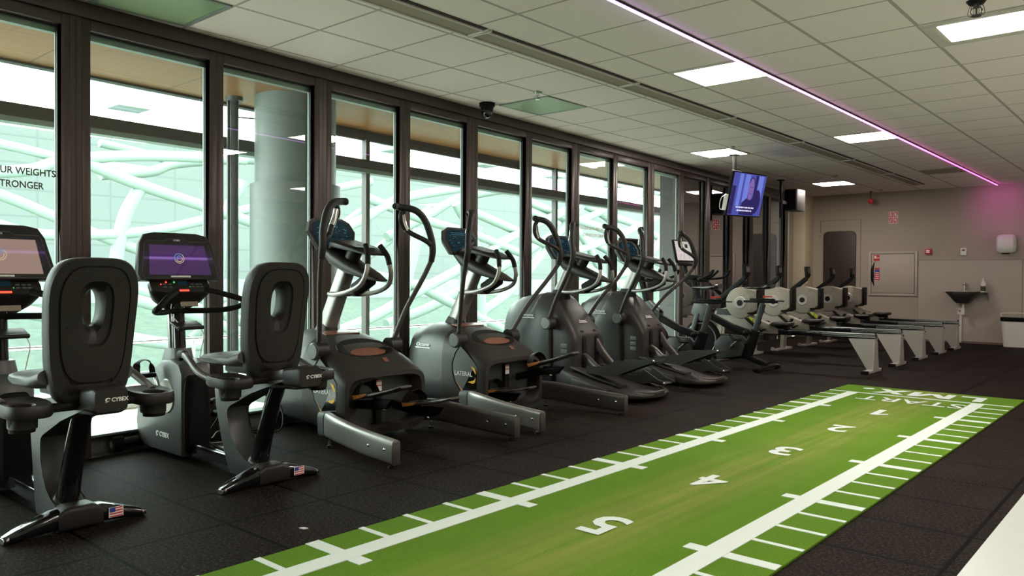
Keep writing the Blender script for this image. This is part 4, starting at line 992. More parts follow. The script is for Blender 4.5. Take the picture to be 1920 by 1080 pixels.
def make_lateral(X0, Yc, a, label, ped):
    R = empty('lateral_trainer', (X0, Yc, 0)); tag(R, label, 'elliptical trainer', 'lateral elliptical trainers in front of the windows')
    m = mb('grey_d')
    m.loft([(-0.935, 0, 0.16, 0.16, 0.50, 2.6), (-0.90, 0, 0.235, 0.07, 0.60, 2.8), (-0.82, 0, 0.29, 0.035, 0.675, 3), (-0.65, 0, 0.325, 0.03, 0.715, 3), (-0.45, 0, 0.335, 0.03, 0.700, 3.2), (-0.28, 0, 0.34, 0.03, 0.66, 3.6), (-0.12, 0, 0.345, 0.03, 0.60, 4), (0.02, 0, 0.345, 0.03, 0.52, 4.5)], seg=44); bd = m.build('body_shell', R)
    # hood with the dark opening at the back
    m = mb('char2')
    O = [(-0.36, 0.345, 0.03, 0.690, 3.6), (-0.16, 0.352, 0.03, 0.625, 4.2), (0.0, 0.358, 0.03, 0.545, 5), (0.10, 0.360, 0.03, 0.475, 6), (0.135, 0.352, 0.035, 0.455, 6), (0.138, 0.318, 0.075, 0.425, 6), (0.115, 0.305, 0.085, 0.415, 6), (-0.30, 0.300, 0.085, 0.40, 6)]
    m.loft([(x, 0, w, z0, z1, e) for x, w, z0, z1, e in O], seg=44); hd_ = m.build('rear_hood', R)
    m = mb('black_matte'); m.loft([(-0.285, 0, 0.298, 0.09, 0.398, 6), (-0.28, 0, 0.298, 0.09, 0.398, 6)], seg=30)
    m.box((-0.10, 0, 0.24), (0.30, 0.05, 0.30)); m.cyl((-0.27, -0.15, 0.27), (-0.22, -0.15, 0.27), 0.13, 28); m.cyl((-0.27, 0.15, 0.27), (-0.22, 0.15, 0.27), 0.13, 28)
    m.build('drive_cavity', R)
    m = mb('print_white'); m.box((0.052, 0.0, 0.35), (0.002, 0.045, 0.075)); m.use(M['red'])
    for z in (0.382, 0.352): m.box((0.0535, 0.0, z), (0.001, 0.043, 0.008))
    m.build('warning_label', R)
    # tray recess on the hood
    def hz(x): return 0.700-0.075*((x+0.36)/0.2) if x < -0.16 else 0.625-0.08*((x+0.16)/0.16) if x < 0 else 0.545-0.07*(x/0.10)
    m = mb('black')
    def dish(cx, cy, a_, b_, dz, x0=None):
        return [(cx+a_*math.cos(t), cy+b_*math.sin(t), hz(cx+a_*math.cos(t))*1.0+dz-0.010*(abs(cy+b_*math.sin(t))/0.35)**3*4) for t in [2*PI*k/28 for k in range(28)]]
    m.rings([dish(-0.115, 0.01, 0.125, 0.235, -0.004), dish(-0.115, 0.01, 0.12, 0.23, 0.006), dish(-0.115, 0.01, 0.105, 0.215, 0.004)]); dsh = m.build('top_tray', hd_)
    m = mb('copper'); m.rings([dish(-0.055, -0.01, 0.042, 0.150, 0.003), dish(-0.055, -0.01, 0.042, 0.150, 0.010)]); m.build('tray_mat', dsh)
    m = mb('black'); m.torus((-0.08, 0.15, hz(-0.08)+0.012), 0.03, 0.006, axis='z'); m.build('cup_ring', dsh)
    m = mb('copper'); m.quad((0.020, 0.05, 0.5375), (0.020, 0.09, 0.5375), (0.055, 0.09, 0.5115), (0.055, 0.05, 0.5115)); m.build('info_sticker', hd_)
    # side decal: curved trim, lens, orange crescent, lettering (on the left side)
    for q in (-1, 1):
        yy = 0.3500
        def sd(m, pts, d):
            n0 = len(m.bm.faces); m.bm.faces.new([m.v((x, q*(yy+d), z)) for x, z in pts]); m._tag(n0)
        m = mb('grey'); sd(m, [(-0.195, 0.545), (-0.215, 0.46), (-0.215, 0.36), (-0.185, 0.27), (-0.12, 0.19), (-0.03, 0.12), (0.055, 0.085), (0.055, 0.40), (-0.06, 0.50), (-0.13, 0.55)], 0.0105)
        sd_ = m.build('side_panel', bd, smooth=0)
        m = mb('frame_edge'); m.tube([(x, q*(yy+0.009), z) for x, z in [(-0.13, 0.56), (-0.185, 0.50), (-0.222, 0.42), (-0.222, 0.34), (-0.19, 0.26), (-0.12, 0.18), (-0.03, 0.11), (0.06, 0.07)]], 0.007, 8); m.build('curved_seam', bd)
        m = mb('black_gloss'); sd(m, [(-0.105, 0.205), (-0.05, 0.185), (0.05, 0.175), (0.052, 0.36), (0.03, 0.39), (-0.01, 0.35), (-0.06, 0.27)], 0.0115)
        m.use(M['orange']); sd(m, [(-0.175, 0.275), (-0.13, 0.225), (-0.07, 0.18), (0.0, 0.155), (0.052, 0.150), (0.052, 0.092), (-0.03, 0.125), (-0.12, 0.20)], 0.0120)
        m.use(M['yellow']); sd(m, [(-0.01, 0.40), (0.03, 0.385), (0.045, 0.355), (0.042, 0.335), (0.012, 0.37)], 0.0125); sd(m, [(-0.045, 0.272), (0.01, 0.262), (0.035, 0.275), (0.042, 0.315), (0.022, 0.29)], 0.0125)
        m.build('swoosh_decal', sd_, smooth=0)
        m = mb('print_white'); F = frame4((-0.075, q*(yy+0.0128), 0.345), (1, 0, 0) if q < 0 else (-1, 0, 0), (0, 0, 1)); m.T = F
        fit_text(m, 'LATERAL', 0.050, Matrix.Translation((-0.020, -0.012, 0)), 0.195, depth=0.0004, bold=0.0008); m.build('lettering', sd_, smooth=0)
        octane(bd, frame4((-0.61, q*0.3275, 0.535), (1, 0, 0) if q < 0 else (-1, 0, 0), (0, 0.02, 1)), 0.042)
        m = mb('black'); m.cyl((0.045, q*(yy+0.011), 0.105), (0.045, q*(yy+0.014), 0.105), 0.006, 10); m.cyl((-0.16, q*(yy+0.011), 0.525), (-0.16, q*(yy+0.014), 0.525), 0.006, 10); m.build('screw', bd)
    # neck boot and mast
    m = mb('char'); m.loft([(0.66, -0.56, 0.12, -0.075, 0.075, 3), (0.72, -0.555, 0.085, -0.065, 0.065, 3), (0.765, -0.54, 0.07, -0.055, 0.055, 3)], axis='z', seg=28); m.build('neck_boot', R)
    m = mb('copper'); m.box((-0.40, 0.0, 0.695), (0.10, 0.30, 0.01), 0.004, Euler((0, math.radians(10), 0))); m.build('front_tray', R)
    upper(R, ((-0.57, 0, 0.68), (-0.285, 0, 1.21)))
    arm(R, (-0.185, 0.325, 0.63), a[0], a[1], a[2], a[3], -1); arm(R, (-0.185, 0.325, 0.63), a[0], a[1], a[2], a[3], 1)
    # side legs
    for q in (-1, 1):
        m = mb('silver' if q < 0 else 'silver_d'); m.beam(crv([(0.0, 0.385*q, 0.125), (0.08, 0.43*q, 0.140), (0.22, 0.470*q, 0.135), (0.50, 0.505*q, 0.112), (0.85, 0.53*q, 0.095)], 5), [(0.030, 0.080), (0.032, 0.076), (0.030, 0.070)], e=4, seg=24); lg = m.build('side_leg', R)  # lit left leg painted lighter, shaded right leg darker
        m = mb('grey_d'); m.beam(crv([(-0.10, 0.345*q, 0.115), (-0.03, 0.375*q, 0.125), (0.04, 0.408*q, 0.135)], 4), [(0.045, 0.085), (0.038, 0.080)], e=4, seg=24); m.build('leg_socket', R)
        m = mb('silver_d'); m.box((0.853, 0.530*q, 0.090), (0.012, 0.056, 0.132), 0.004); m.build('end_cap', lg)
        for x_, y_ in ((0.62, 0.514), (0.78, 0.526)):
            m = mb('chrome'); m.sphere((x_, (y_+0.030*(-1 if q > 0 else 1))*q, 0.105), 0.010, 1, 0.7, 1); m.build('bolt', lg)
        for x_, y_ in ((0.10, 0.445), (0.81, 0.528)):
            m = mb('chrome'); m.cyl((x_, y_*q, 0.014), (x_, y_*q, 0.05), 0.008, 10); m.use(M['black']); m.cyl((x_, y_*q, 0), (x_, y_*q, 0.016), 0.022, 16, 0.018); m.build('levelling_foot', lg)
    # pedals
    for q, (px, pz, tilt) in zip((-1, 1), ped):
        T = Matrix.Translation((px, 0.175*q, pz)) @ Matrix.Rotation(math.radians(-tilt), 4, 'Y')
        m = mb('silver_d'); m.T = T
        m.loft([(-0.03, 0, 0.066, -0.024, 0.010, 3), (0.02, 0, 0.084, -0.026, 0.006, 4), (0.20, 0, 0.090, -0.018, 0.004, 4), (0.36, 0, 0.080, -0.006, 0.012, 4), (0.41, 0, 0.050, 0.006, 0.022, 3)], seg=30); pd = m.build('pedal', R)
        m = mb('black_matte'); m.T = T
        for k in range(9): m.box((0.10+0.028*k, 0, 0.0065), (0.014, 0.14, 0.005))
        m.build('tread', pd)
        m = mb('char'); m.T = T
        m.rings([[(-0.035+x_, 0.086*math.cos(t), max(-0.012, 0.088*math.sin(t)*k_)) for t in [PI*i/14 for i in range(15)]] for x_, k_ in ((0.0, 0.75), (0.02, 0.95), (0.06, 1.0), (0.075, 0.96))], closed=False, cap=False); m.build('toe_guard', pd)
        m = mb('orange'); m.T = T
        for s_ in (-1, 1): m.prism([(-0.02, -0.022), (-0.03, 0.006), (0.13, 0.003), (0.08, -0.014)], 0.088*s_, 0.092*s_)
        m.build('side_stripe', pd)
        m = mb('black'); m.T = Matrix(); m.beam([(-0.20, 0.16*q, 0.22), (px+0.08, 0.17*q, pz-0.06), (px+0.20, 0.175*q, pz-0.045)], [(0.022, 0.03)], e=4); m.prism([(px+0.08, pz-0.02), (px+0.28, pz-0.005), (px+0.22, pz-0.07), (px+0.12, pz-0.09)], 0.155*q, 0.195*q, 0.004); m.build('pedal_link', R)
        m = mb('chrome'); m.sphere((px+0.16, 0.155*q, pz-0.085), 0.012); m.build('link_bolt', R)
    return R

# arm pose: (bulge back, bulge out, top back, top out)
make_lateral(-4.30, 3.475, (0.25, 0.155, 0.15, -0.11), 'lateral elliptical trainer standing beside the second recumbent bike', ((0.13, 0.315, 11), (0.22, 0.235, 8)))
make_lateral(-4.30, 4.81, (0.33, 0.245, 0.21, 0.06), 'lateral elliptical trainer standing between its twin and the upright elliptical trainers', ((0.06, 0.205, 6), (0.22, 0.40, 14)))
# ------------------------------------------------------------------ upright elliptical trainers
def make_upright(X0, Yc, a, label):
    R = empty('elliptical_trainer', (X0, Yc, 0)); tag(R, label, 'elliptical trainer', 'upright elliptical trainers further along the windows')
    m = mb('grey'); m.loft([(-1.02, 0, 0.136, 0.30, 0.66, 2.6), (-0.99, 0, 0.215, 0.14, 0.78, 3), (-0.92, 0, 0.271, 0.06, 0.86, 3.2), (-0.80, 0, 0.296, 0.04, 0.915, 3.4), (-0.66, 0, 0.303, 0.03, 0.945, 3.4), (-0.52, 0, 0.296, 0.03, 0.955, 3.4), (-0.42, 0, 0.285, 0.03, 0.93, 3.4)], seg=40); fh = m.build('front_housing', R)
    m = mb('grey_d'); m.loft([(-0.80, 0, 0.301, 0.03, 0.60, 3.4), (-0.66, 0, 0.310, 0.025, 0.86, 3.4), (-0.52, 0, 0.305, 0.025, 0.962, 3.4), (-0.43, 0, 0.296, 0.025, 0.945, 3.4), (-0.36, 0, 0.282, 0.03, 0.90, 3.4)], seg=40); m.build('dark_shell', fh)
    m = mb('char2'); m.loft([(-0.44, 0, 0.235, 0.06, 0.945, 3.6), (-0.34, 0, 0.245, 0.05, 0.89, 3.6), (-0.22, 0, 0.250, 0.05, 0.76, 4), (-0.12, 0, 0.250, 0.05, 0.63, 4.5), (-0.085, 0, 0.240, 0.05, 0.575, 5), (-0.075, 0, 0.215, 0.07, 0.55, 5)], seg=44); rc = m.build('rear_cover', R)
    m = mb('black')
    for q in (-1, 1): m.beam([(-0.105, 0.10*q, 0.60), (-0.068, 0.10*q, 0.52), (-0.066, 0.10*q, 0.25)], [(0.028, 0.006)], e=6, upv=(1, 0, 0.3))
    m.build('arm_slot', rc)
    for q in (-1, 1):
        m = mb('print_grey')
        for k in range(3): m.box((-0.20, q*0.2505, 0.46-0.055*k), (0.07, 0.004, 0.04), 0.003)
        m.build('vent_plate', rc)
    for q in (-1, 1): octane(fh, frame4((-0.60, q*0.3110, 0.74), (1, 0, 0) if q < 0 else (-1, 0, 0), (0, 0, 1)), 0.040)
    octane(rc, frame4((-0.155, -0.02, 0.690), (0, 1, 0), (-0.1, 0, 0.13)), 0.030)
    # sloping rear deck with twin tracks
    m = mb('char2'); m.loft([(-0.30, 0, 0.235, 0.02, 0.30, 4), (-0.10, 0, 0.29, 0.02, 0.235, 5), (0.20, 0, 0.315, 0.02, 0.165, 5), (0.46, 0, 0.325, 0.02, 0.115, 5), (0.58, 0, 0.30, 0.022, 0.10, 4), (0.66, 0, 0.22, 0.03, 0.085, 3), (0.685, 0, 0.12, 0.04, 0.075, 3)], seg=44); dk = m.build('rear_deck', R)
    for q in (-1, 1): m = mb('silver_d'); m.beam([(-0.12, 0.20*q, 0.265), (0.18, 0.205*q, 0.182), (0.44, 0.21*q, 0.132)], [(0.055, 0.012)], e=5); m.beam([(-0.06, 0.31*q, 0.13), (0.35, 0.335*q, 0.08)], [(0.012, 0.05), (0.010, 0.025)], e=4); m.build('roller_track', dk)
    m = mb('silver_d'); m.beam(crv([(0.56, -0.22, 0.092), (0.655, -0.13, 0.082), (0.675, 0.0, 0.082), (0.655, 0.13, 0.082), (0.56, 0.22, 0.092)], 4), [(0.014, 0.016)], e=4); m.build('rear_handle', dk)
    m = mb('char'); m.loft([(0.90, -0.45, 0.11, -0.085, 0.085, 3), (0.95, -0.44, 0.09, -0.075, 0.075, 3), (0.985, -0.43, 0.075, -0.062, 0.062, 3)], axis='z', seg=28); m.build('neck_boot', R)
    upper(R, ((-0.45, 0, 0.92), (-0.29, 0, 1.24)), 0.06, -0.01)
    for q in (-1, 1): arm(R, (-0.33, 0.315, 0.705), a[0], a[1], a[2], a[3], q)
    # pedal bars
    for q, tip, mid, st in ((-1, (0.80, 0.385), (0.05, 0.262), (-0.09, 0.36)), (1, (0.68, 0.145), (0.12, 0.165), (-0.09, 0.50))):
        m = mb('silver_d'); m.beam(crv([(st[0], 0.10*q, st[1]), (0.0, 0.13*q, st[1]*0.55+mid[1]*0.5), (mid[0]+0.08, 0.17*q, mid[1]), (mid[0]+0.24, 0.185*q, mid[1]-0.005)], 5), [(0.024, 0.038), (0.026, 0.034)], e=4); m.build('pedal_arm', R)
        (tx, tz), (mx_, mz) = tip, mid
        m = mb('grey_d')
        x0 = mx_+0.06
        for s_ in (-1, 1):
            m.prism([(x0-0.03, mz-0.035), (x0-0.03, mz+0.03), (x0+0.24, mz+0.045), (x0+0.27, mz+0.10), (x0+0.42, mz+(tz-mz)*0.62+0.03), (tx, tz+0.012), (tx, tz), (x0+0.36, mz-0.005), (x0+0.28, mz-0.04)], q*0.19+0.085*s_-0.003, q*0.19+0.085*s_+0.003)
        m.prism([(x0, mz), (x0+0.24, mz+0.01), (tx-0.02, tz), (tx-0.02, tz-0.01), (x0+0.24, mz-0.012), (x0, mz-0.012)], q*0.19-0.083, q*0.19+0.083); pd = m.build('pedal', R)
        m = mb('black_matte')
        for k in range(9):
            f_ = k/9; m.box((x0+0.22+(tx-x0-0.26)*f_, q*0.19, mz+0.016+(tz-mz-0.005)*f_), (0.012, 0.14, 0.004))
        m.build('tread', pd)
        m = mb('chrome'); m.sphere((tx-0.01, q*0.19-0.088, tz+0.004), 0.011); m.build('bolt', pd)
    for x_, y_ in ((-0.85, -0.20), (-0.85, 0.20), (0.40, -0.27), (0.40, 0.27)):
        m = mb('black'); m.cyl((x_, y_, 0), (x_, y_, 0.03), 0.022, 14); m.build('levelling_foot', R)
    return R
make_upright(-4.30, 6.15, (0.37, 0.135, 0.26, -0.09), 'upright elliptical trainer beside the second lateral trainer, its arms crossing a window post')
make_upright(-4.34, 7.42, (0.42, 0.24, 0.335, 0.09), 'upright elliptical trainer beside the indoor cycling bikes, a monitor showing behind its console')

# ------------------------------------------------------------------ indoor cycling bikes
def make_spin(X0, Yc, screen, label, marks):
    R = empty('cycling_bike', (X0, Yc, 0)); tag(R, label, 'exercise bike', 'indoor cycling bikes with tall monitors')
    m = mb('black'); m.box((-0.01, 0, 0.045), (0.085, 0.60, 0.035), 0.012); m.box((0, -0.29, 0.03), (0.09, 0.05, 0.045), 0.012); m.box((0, 0.29, 0.03), (0.09, 0.05, 0.045), 0.012)
    for y in (-0.27, 0.27): m.cyl((0, y, 0), (0, y, 0.02), 0.018, 12)
    m.build('rear_foot', R)
    m = mb('black'); m.box((-1.14, 0, 0.045), (0.08, 0.50, 0.04), 0.012)
    for y in (-0.26, 0.26): m.cyl((-1.14, y-0.012, 0.04), (-1.14, y+0.012, 0.04), 0.04, 20)
    for y in (-0.2, 0.2): m.cyl((-1.12, y, 0), (-1.12, y, 0.03), 0.018, 12)
    m.build('front_foot', R)
    m = mb('black_gloss'); m.beam(crv([(0.0, 0, 0.065), (-0.14, 0, 0.115), (-0.30, 0, 0.155), (-0.60, 0, 0.13), (-0.90, 0, 0.085), (-1.13, 0, 0.065)], 4), [(0.034, 0.034)], e=4); m.build('base_beam', R)
    m = mb('black'); m.beam([(-0.27, 0, 0.15), (-0.20, 0, 0.33), (-0.15, 0, 0.48)], [(0.040, 0.075), (0.035, 0.055)], e=4, upv=(1, 0, 0)); m.beam([(-0.17, 0, 0.42), (-0.45, 0, 0.50), (-0.80, 0, 0.66), (-0.93, 0, 0.72)], [(0.032, 0.045), (0.032, 0.04)], e=4); m.build('main_frame', R)
    m = mb('grey_d'); m.beam([(-0.17, 0, 0.42), (-0.06, 0, 0.80)], [(0.022, 0.034)], e=4, upv=(1, 0, 0)); sp_ = m.build('seat_post', R)
    m = mb('black'); m.box((-0.09, 0, 0.825), (0.42, 0.045, 0.028), 0.006); m.box((-0.07, 0, 0.852), (0.30, 0.035, 0.022), 0.005); m.box((0.15, 0, 0.838), (0.10, 0.02, 0.014), 0.004); m.cyl((-0.13, 0, 0.84), (-0.13, 0, 0.965), 0.015, 12); m.build('seat_slider', R)
    m = mb('red'); m.box((0.01, -0.02, 0.888), (0.11, 0.02, 0.014), 0.004); m.cyl((-0.04, -0.02, 0.87), (-0.04, -0.02, 0.90), 0.014, 12); m.build('adjusting_lever', R)
    m = mb('black_gloss'); m.loft([(-0.30, 0, 0.018, 0.985, 1.005, 2.5), (-0.24, 0, 0.026, 0.978, 1.012, 2.5), (-0.14, 0, 0.045, 0.972, 1.016, 2.6), (-0.04, 0, 0.095, 0.972, 1.026, 3), (0.03, 0, 0.105, 0.980, 1.036, 3), (0.06, 0, 0.075, 0.99, 1.038, 3)], seg=28); m.build('saddle', R)
    m = mb('black_matte'); m.cyl((-0.86, -0.028, 0.33), (-0.86, 0.028, 0.33), 0.235, 48); m.torus((-0.86, 0, 0.33), 0.235, 0.026, axis='y', seg=48); fw = m.build('flywheel', R)
    m = mb('silver'); m.torus((-0.86, -0.03, 0.33), 0.205, 0.007, axis='y', seg=48); m.torus((-0.86, 0.03, 0.33), 0.205, 0.007, axis='y', seg=48); m.cyl((-0.86, -0.06, 0.33), (-0.86, 0.06, 0.33), 0.03, 20); m.build('rim_ring', fw)
    m = mb('grey')
    for q in (-1, 1): m.beam([(-1.06, 0.055*q, 0.08), (-0.98, 0.055*q, 0.38), (-0.90, 0.045*q, 0.66)], [(0.014, 0.03)], e=4, upv=(1, 0, 0)); m.cyl((-1.05, 0.05*q, 0.11), (-1.05, 0.075*q, 0.11), 0.045, 24)
    m.build('fork', R)
    m = mb('grey_d'); m.prism([(-0.93, 0.10), (-0.95, 0.25), (-0.80, 0.37), (-0.62, 0.41), (-0.34, 0.40), (-0.24, 0.30), (-0.28, 0.16), (-0.45, 0.10)], 0.035, 0.085, 0.01); m.prism([(-0.62, 0.10), (-0.66, 0.30), (-0.56, 0.40), (-0.34, 0.38), (-0.26, 0.28), (-0.30, 0.16)], -0.075, -0.035, 0.01); m.build('belt_cover', R)
    for q, s_ in ((-1, 1), (1, -1)):
        ex_, ez_ = -0.43+0.165*s_*0.75, 0.26+0.165*s_*0.62
        m = mb('silver_d'); m.beam([(-0.43, 0.10*q, 0.26), (ex_, 0.115*q, ez_)], [(0.008, 0.014)], e=3, upv=(0, 0.01, 1)); m.cyl((-0.43, 0.07*q, 0.26), (-0.43, 0.12*q, 0.26), 0.022, 16); m.build('crank_arm', R)
        m = mb('black'); m.box((ex_, 0.17*q, ez_), (0.09, 0.08, 0.022), 0.006); m.tube(crv([(ex_-0.045, 0.14*q, ez_), (ex_-0.09, 0.15*q, ez_+0.05), (ex_-0.10, 0.18*q, ez_+0.06), (ex_-0.045, 0.20*q, ez_)], 4), 0.006, 8); m.build('pedal', R)
    m = mb('grey'); m.beam([(-0.83, 0, 0.62), (-0.90, 0, 0.80)], [(0.045, 0.055), (0.040, 0.048)], e=4, upv=(1, 0, 0)); m.prism([(-1.0, 0.66), (-0.95, 0.80), (-0.86, 0.83), (-0.70, 0.70), (-0.72, 0.58), (-0.86, 0.56)], -0.05, 0.05, 0.012); m.build('head_shroud', R)
    m = mb('black'); m.beam([(-0.90, 0, 0.78), (-0.98, 0, 1.06)], [(0.026, 0.036)], e=4, upv=(1, 0, 0)); m.box((-0.92, 0, 1.07), (0.26, 0.05, 0.035), 0.008); m.build('handlebar_post', R)
    m = mb('black_matte')
    for q in (-1, 1):
        m.tube(crv([(-0.86, 0.0, 1.09), (-0.86, 0.10*q, 1.095), (-0.80, 0.20*q, 1.10), (-0.70, 0.235*q, 1.115), (-0.62, 0.225*q, 1.16), (-0.60, 0.22*q, 1.21)], 4), 0.016, 12)
        m.tube(crv([(-0.84, 0.06*q, 1.095), (-0.76, 0.07*q, 1.13), (-0.68, 0.075*q, 1.20)], 4), 0.015, 12)
    m.box((-0.98, -0.03, 1.115), (0.14, 0.20, 0.06), 0.012); m.build('handlebar', R)
    m = mb('black'); m.sphere((-0.66, -0.10, 0.71), 0.022); m.cyl((-0.70, -0.06, 0.70), (-0.66, -0.10, 0.71), 0.008); m.sphere((-0.24, -0.075, 0.45), 0.03); m.cyl((-0.2, -0.03, 0.45), (-0.24, -0.075, 0.45), 0.01); m.build('adjusting_knob', R)
    m = mb('black'); m.beam(crv([(-1.0, 0, 1.09), (-1.09, 0, 1.18), (-1.13, 0, 1.34)], 4), [(0.030, 0.022)], e=4, upv=(1, 0, 0)); m.build('monitor_arm', R)
    TM = Matrix.Translation((-1.11, 0, 1.435)) @ Matrix.Rotation(math.radians(-12), 4, 'Y')
    m = mb('black'); m.T = TM; m.box((-0.012, 0, 0.015), (0.03, 0.50, 0.30), 0.008); m.box((0.005, 0, -0.155), (0.045, 0.46, 0.045), 0.012); mo = m.build('monitor', R)
    m = mb(screen); m.T = TM; m.quad((0.0035, -0.228, -0.105), (0.0035, 0.228, -0.105), (0.0035, 0.228, 0.145), (0.0035, -0.228, 0.145)); m.build('screen', mo)
    if marks:
        m = mb('scr_line'); m.T = TM
        for a_, b_ in (((-0.06, -0.09), (0.0, 0.06)), ((0.0, 0.06), (0.0, 0.125)), ((0.0, 0.125), (0.11, 0.125)), ((0.11, 0.125), (0.11, 0.0)), ((-0.16, -0.09), (-0.11, -0.02)), ((0.06, -0.04), (0.16, -0.02)), ((0.09, -0.09), (0.11, -0.02)), ((-0.03, 0.02), (0.10, 0.0))):
            m.tube([(0.0042, a_[0], a_[1]), (0.0042, b_[0], b_[1])], 0.0022, 5)
        m.use(M['black_matte']); m.box((0.0040, 0.055, 0.085), (0.0006, 0.07, 0.05)); m.build('screen_drawing', mo, smooth=0)
    return R
make_spin(-4.17, 8.33, 'black_gloss', 'indoor cycling bike right behind the last upright elliptical, dark monitor tilted', False)
make_spin(-3.88, 9.10, 'scr_white', 'indoor cycling bike whose monitor shows a pale page, beside the nearest rower', True)

# ------------------------------------------------------------------ rowing machines
def make_rower(label, lime):
    R = empty('rowing_machine', (-2.85, 9.8, 0)); tag(R, label, 'rowing machine', 'row of rowing machines before the far wall')
    m = mb('black_gloss'); m.prism([(-1.72, 0.385), (0.0, 0.40), (0.0, 0.455), (-1.72, 0.455)], -0.036, 0.036, 0.005); rl = m.build('rail', R)
    m = mb('steel')
    for z in (0.415, 0.432, 0.449):
        for q in (-1, 1): m.beam([(-0.62, 0.0365*q, z-0.004), (-0.30, 0.040*q, z), (0.0, 0.044*q, z+0.002)], [(0.001, 0.0022), (0.004, 0.0045), (0.006, 0.0055)], e=4)
    m.box((-0.85, 0, 0.4565), (1.65, 0.030, 0.004)); m.build('rail_rib', rl)
    m = mb('white_metal')
    m.prism([(-0.30, 0.392), (0.0, 0.398), (-0.012, 0.03), (-0.085, 0.03)], -0.056, -0.045); m.prism([(-0.30, 0.392), (0.0, 0.398), (-0.012, 0.03), (-0.085, 0.03)], 0.045, 0.056)
    m.rings([[(-0.01, y, z) for y, z in ((-0.05, 0.40), (0.05, 0.40), (0.11, 0.03), (-0.11, 0.03))], [(0.0, y, z) for y, z in ((-0.05, 0.40), (0.05, 0.40), (0.11, 0.03), (-0.11, 0.03))]]); m.build('rear_leg', R)
    m = mb('white_metal'); m.box((-0.045, 0, 0.018), (0.075, 0.50, 0.036), 0.006); fb = m.build('foot_bar', R)
    for q in (-1, 1): m = mb('black'); m.box((-0.045, 0.265*q, 0.019), (0.085, 0.04, 0.038), 0.006); m.build('foot_cap', fb)
    m = mb('black'); m.sphere((0.0, -0.035, 0.455), 0.013); m.cyl((0.0, 0.04, 0.38), (0.012, 0.04, 0.38), 0.008); m.build('rail_stop', R)
    m = mb('char'); m.loft([(-1.26, 0, 0.10, 0.505, 0.535, 3), (-1.22, 0, 0.145, 0.50, 0.552, 3.5), (-1.12, 0, 0.15, 0.50, 0.545, 3.5), (-1.03, 0, 0.13, 0.505, 0.555, 3), (-1.01, 0, 0.09, 0.515, 0.548, 3)], seg=28); st = m.build('seat', R)
    m = mb('black'); m.box((-1.13, 0, 0.485), (0.16, 0.09, 0.036), 0.006)
    for x_ in (-1.19, -1.07):
        for q in (-1, 1): m.cyl((x_, 0.040*q, 0.468), (x_, 0.06*q, 0.468), 0.018, 14)
    m.build('seat_carriage', st)
    # fan housing
    c0, c1, r = -1.665, 0.785, 0.205
    arc = [(c0+r*math.cos(math.radians(a)), c1+r*math.sin(math.radians(a))) for a in range(66, 306, 12)]
    m = mb('beige'); m.prism([(-1.44, 0.945)]+arc+[(-1.44, 0.70)], -0.085, 0.085, 0.012); fh = m.build('fan_housing', R)
    for q in (-1, 1):
        m = mb('white_metal'); m.cyl((c0, 0.085*q, c1), (c0, 0.098*q, c1), 0.085, 28, 0.075)
        for rr in (0.10, 0.125, 0.15, 0.175, 0.198):
            m.torus((c0, 0.086*q, c1), rr, 0.0045, axis='y', seg=26, m=6, a0=math.radians(-38 if rr < 0.17 else -24), a1=math.radians(50 if rr < 0.17 else 42))
        m.build('fan_grille', fh)
    m = mb('black'); m.cyl((c0, -0.104, c1), (c0, -0.096, c1), 0.04, 24); m.build('damper_dial', fh)
    m = mb('black'); m.box((-1.418, 0, 0.815), (0.04, 0.14, 0.30), 0.006); m.build('fan_back_plate', R)
    m = mb('beige'); m.prism([(-2.02, 0.50), (-2.06, 0.66), (-1.88, 0.72), (-1.58, 0.635), (-1.17, 0.475), (-1.17, 0.40), (-1.50, 0.40)], -0.062, 0.062, 0.008); bd = m.build('chain_box', R)
    if lime:
        m = mb('lime')
        m.prism([(-1.56, 0.545), (-1.55, 0.605), (-1.50, 0.588), (-1.51, 0.53)], -0.0645, -0.062); m.prism([(-1.495, 0.525), (-1.485, 0.58), (-1.44, 0.562), (-1.45, 0.51)], -0.0645, -0.062); m.build('sticker', bd)
    m = mb('print_grey')
    for k in range(9): m.box((-1.43+0.022*k, -0.0628, 0.475-0.0068*k), (0.007, 0.002, 0.022))
    m.build('perforation', bd)
    for q in (-1, 1):
        m = mb('black'); m.beam([(-1.56, 0.115*q, 0.585), (-1.36, 0.125*q, 0.425)], [(0.052, 0.008)], e=5, upv=(1, 0, 1)); m.beam([(-1.36, 0.125*q, 0.43), (-1.31, 0.125*q, 0.46)], [(0.05, 0.006)], e=5, upv=(-1, 0, 1)); m.beam([(-1.46, 0.06*q, 0.48), (-1.46, 0.13*q, 0.49)], [(0.012, 0.012)], e=4); m.build('foot_plate', R)
        m = mb('char'); m.beam(crv([(-1.42, 0.07*q, 0.49), (-1.385, 0.10*q, 0.545), (-1.385, 0.15*q, 0.545), (-1.42, 0.18*q, 0.49)], 4), [(0.018, 0.003)], e=4); m.build('foot_strap', R)
    m = mb('black'); m.cyl((-1.50, -0.20, 0.655), (-1.50, 0.20, 0.655), 0.014, 14); m.build('pull_handle', R)
    m = mb('black'); m.beam([(-2.03, 0.0, 0.80), (-1.64, 0.0, 1.105)], [(0.022, 0.034)], e=5); m.beam([(-1.66, 0.0, 1.09), (-1.615, 0.0, 1.14), (-1.61, 0.0, 1.18)], [(0.022, 0.026)], e=5); m.build('monitor_arm', R)
    m = mb('black'); m.box((-1.625, 0, 1.215), (0.045, 0.14, 0.15), 0.008, Euler((0, math.radians(-6), 0))); mo = m.build('monitor', R)
    m = mb('grey'); m.box((-1.600, 0, 1.225), (0.004, 0.10, 0.07), 0, Euler((0, math.radians(-6), 0))); m.build('display', mo)
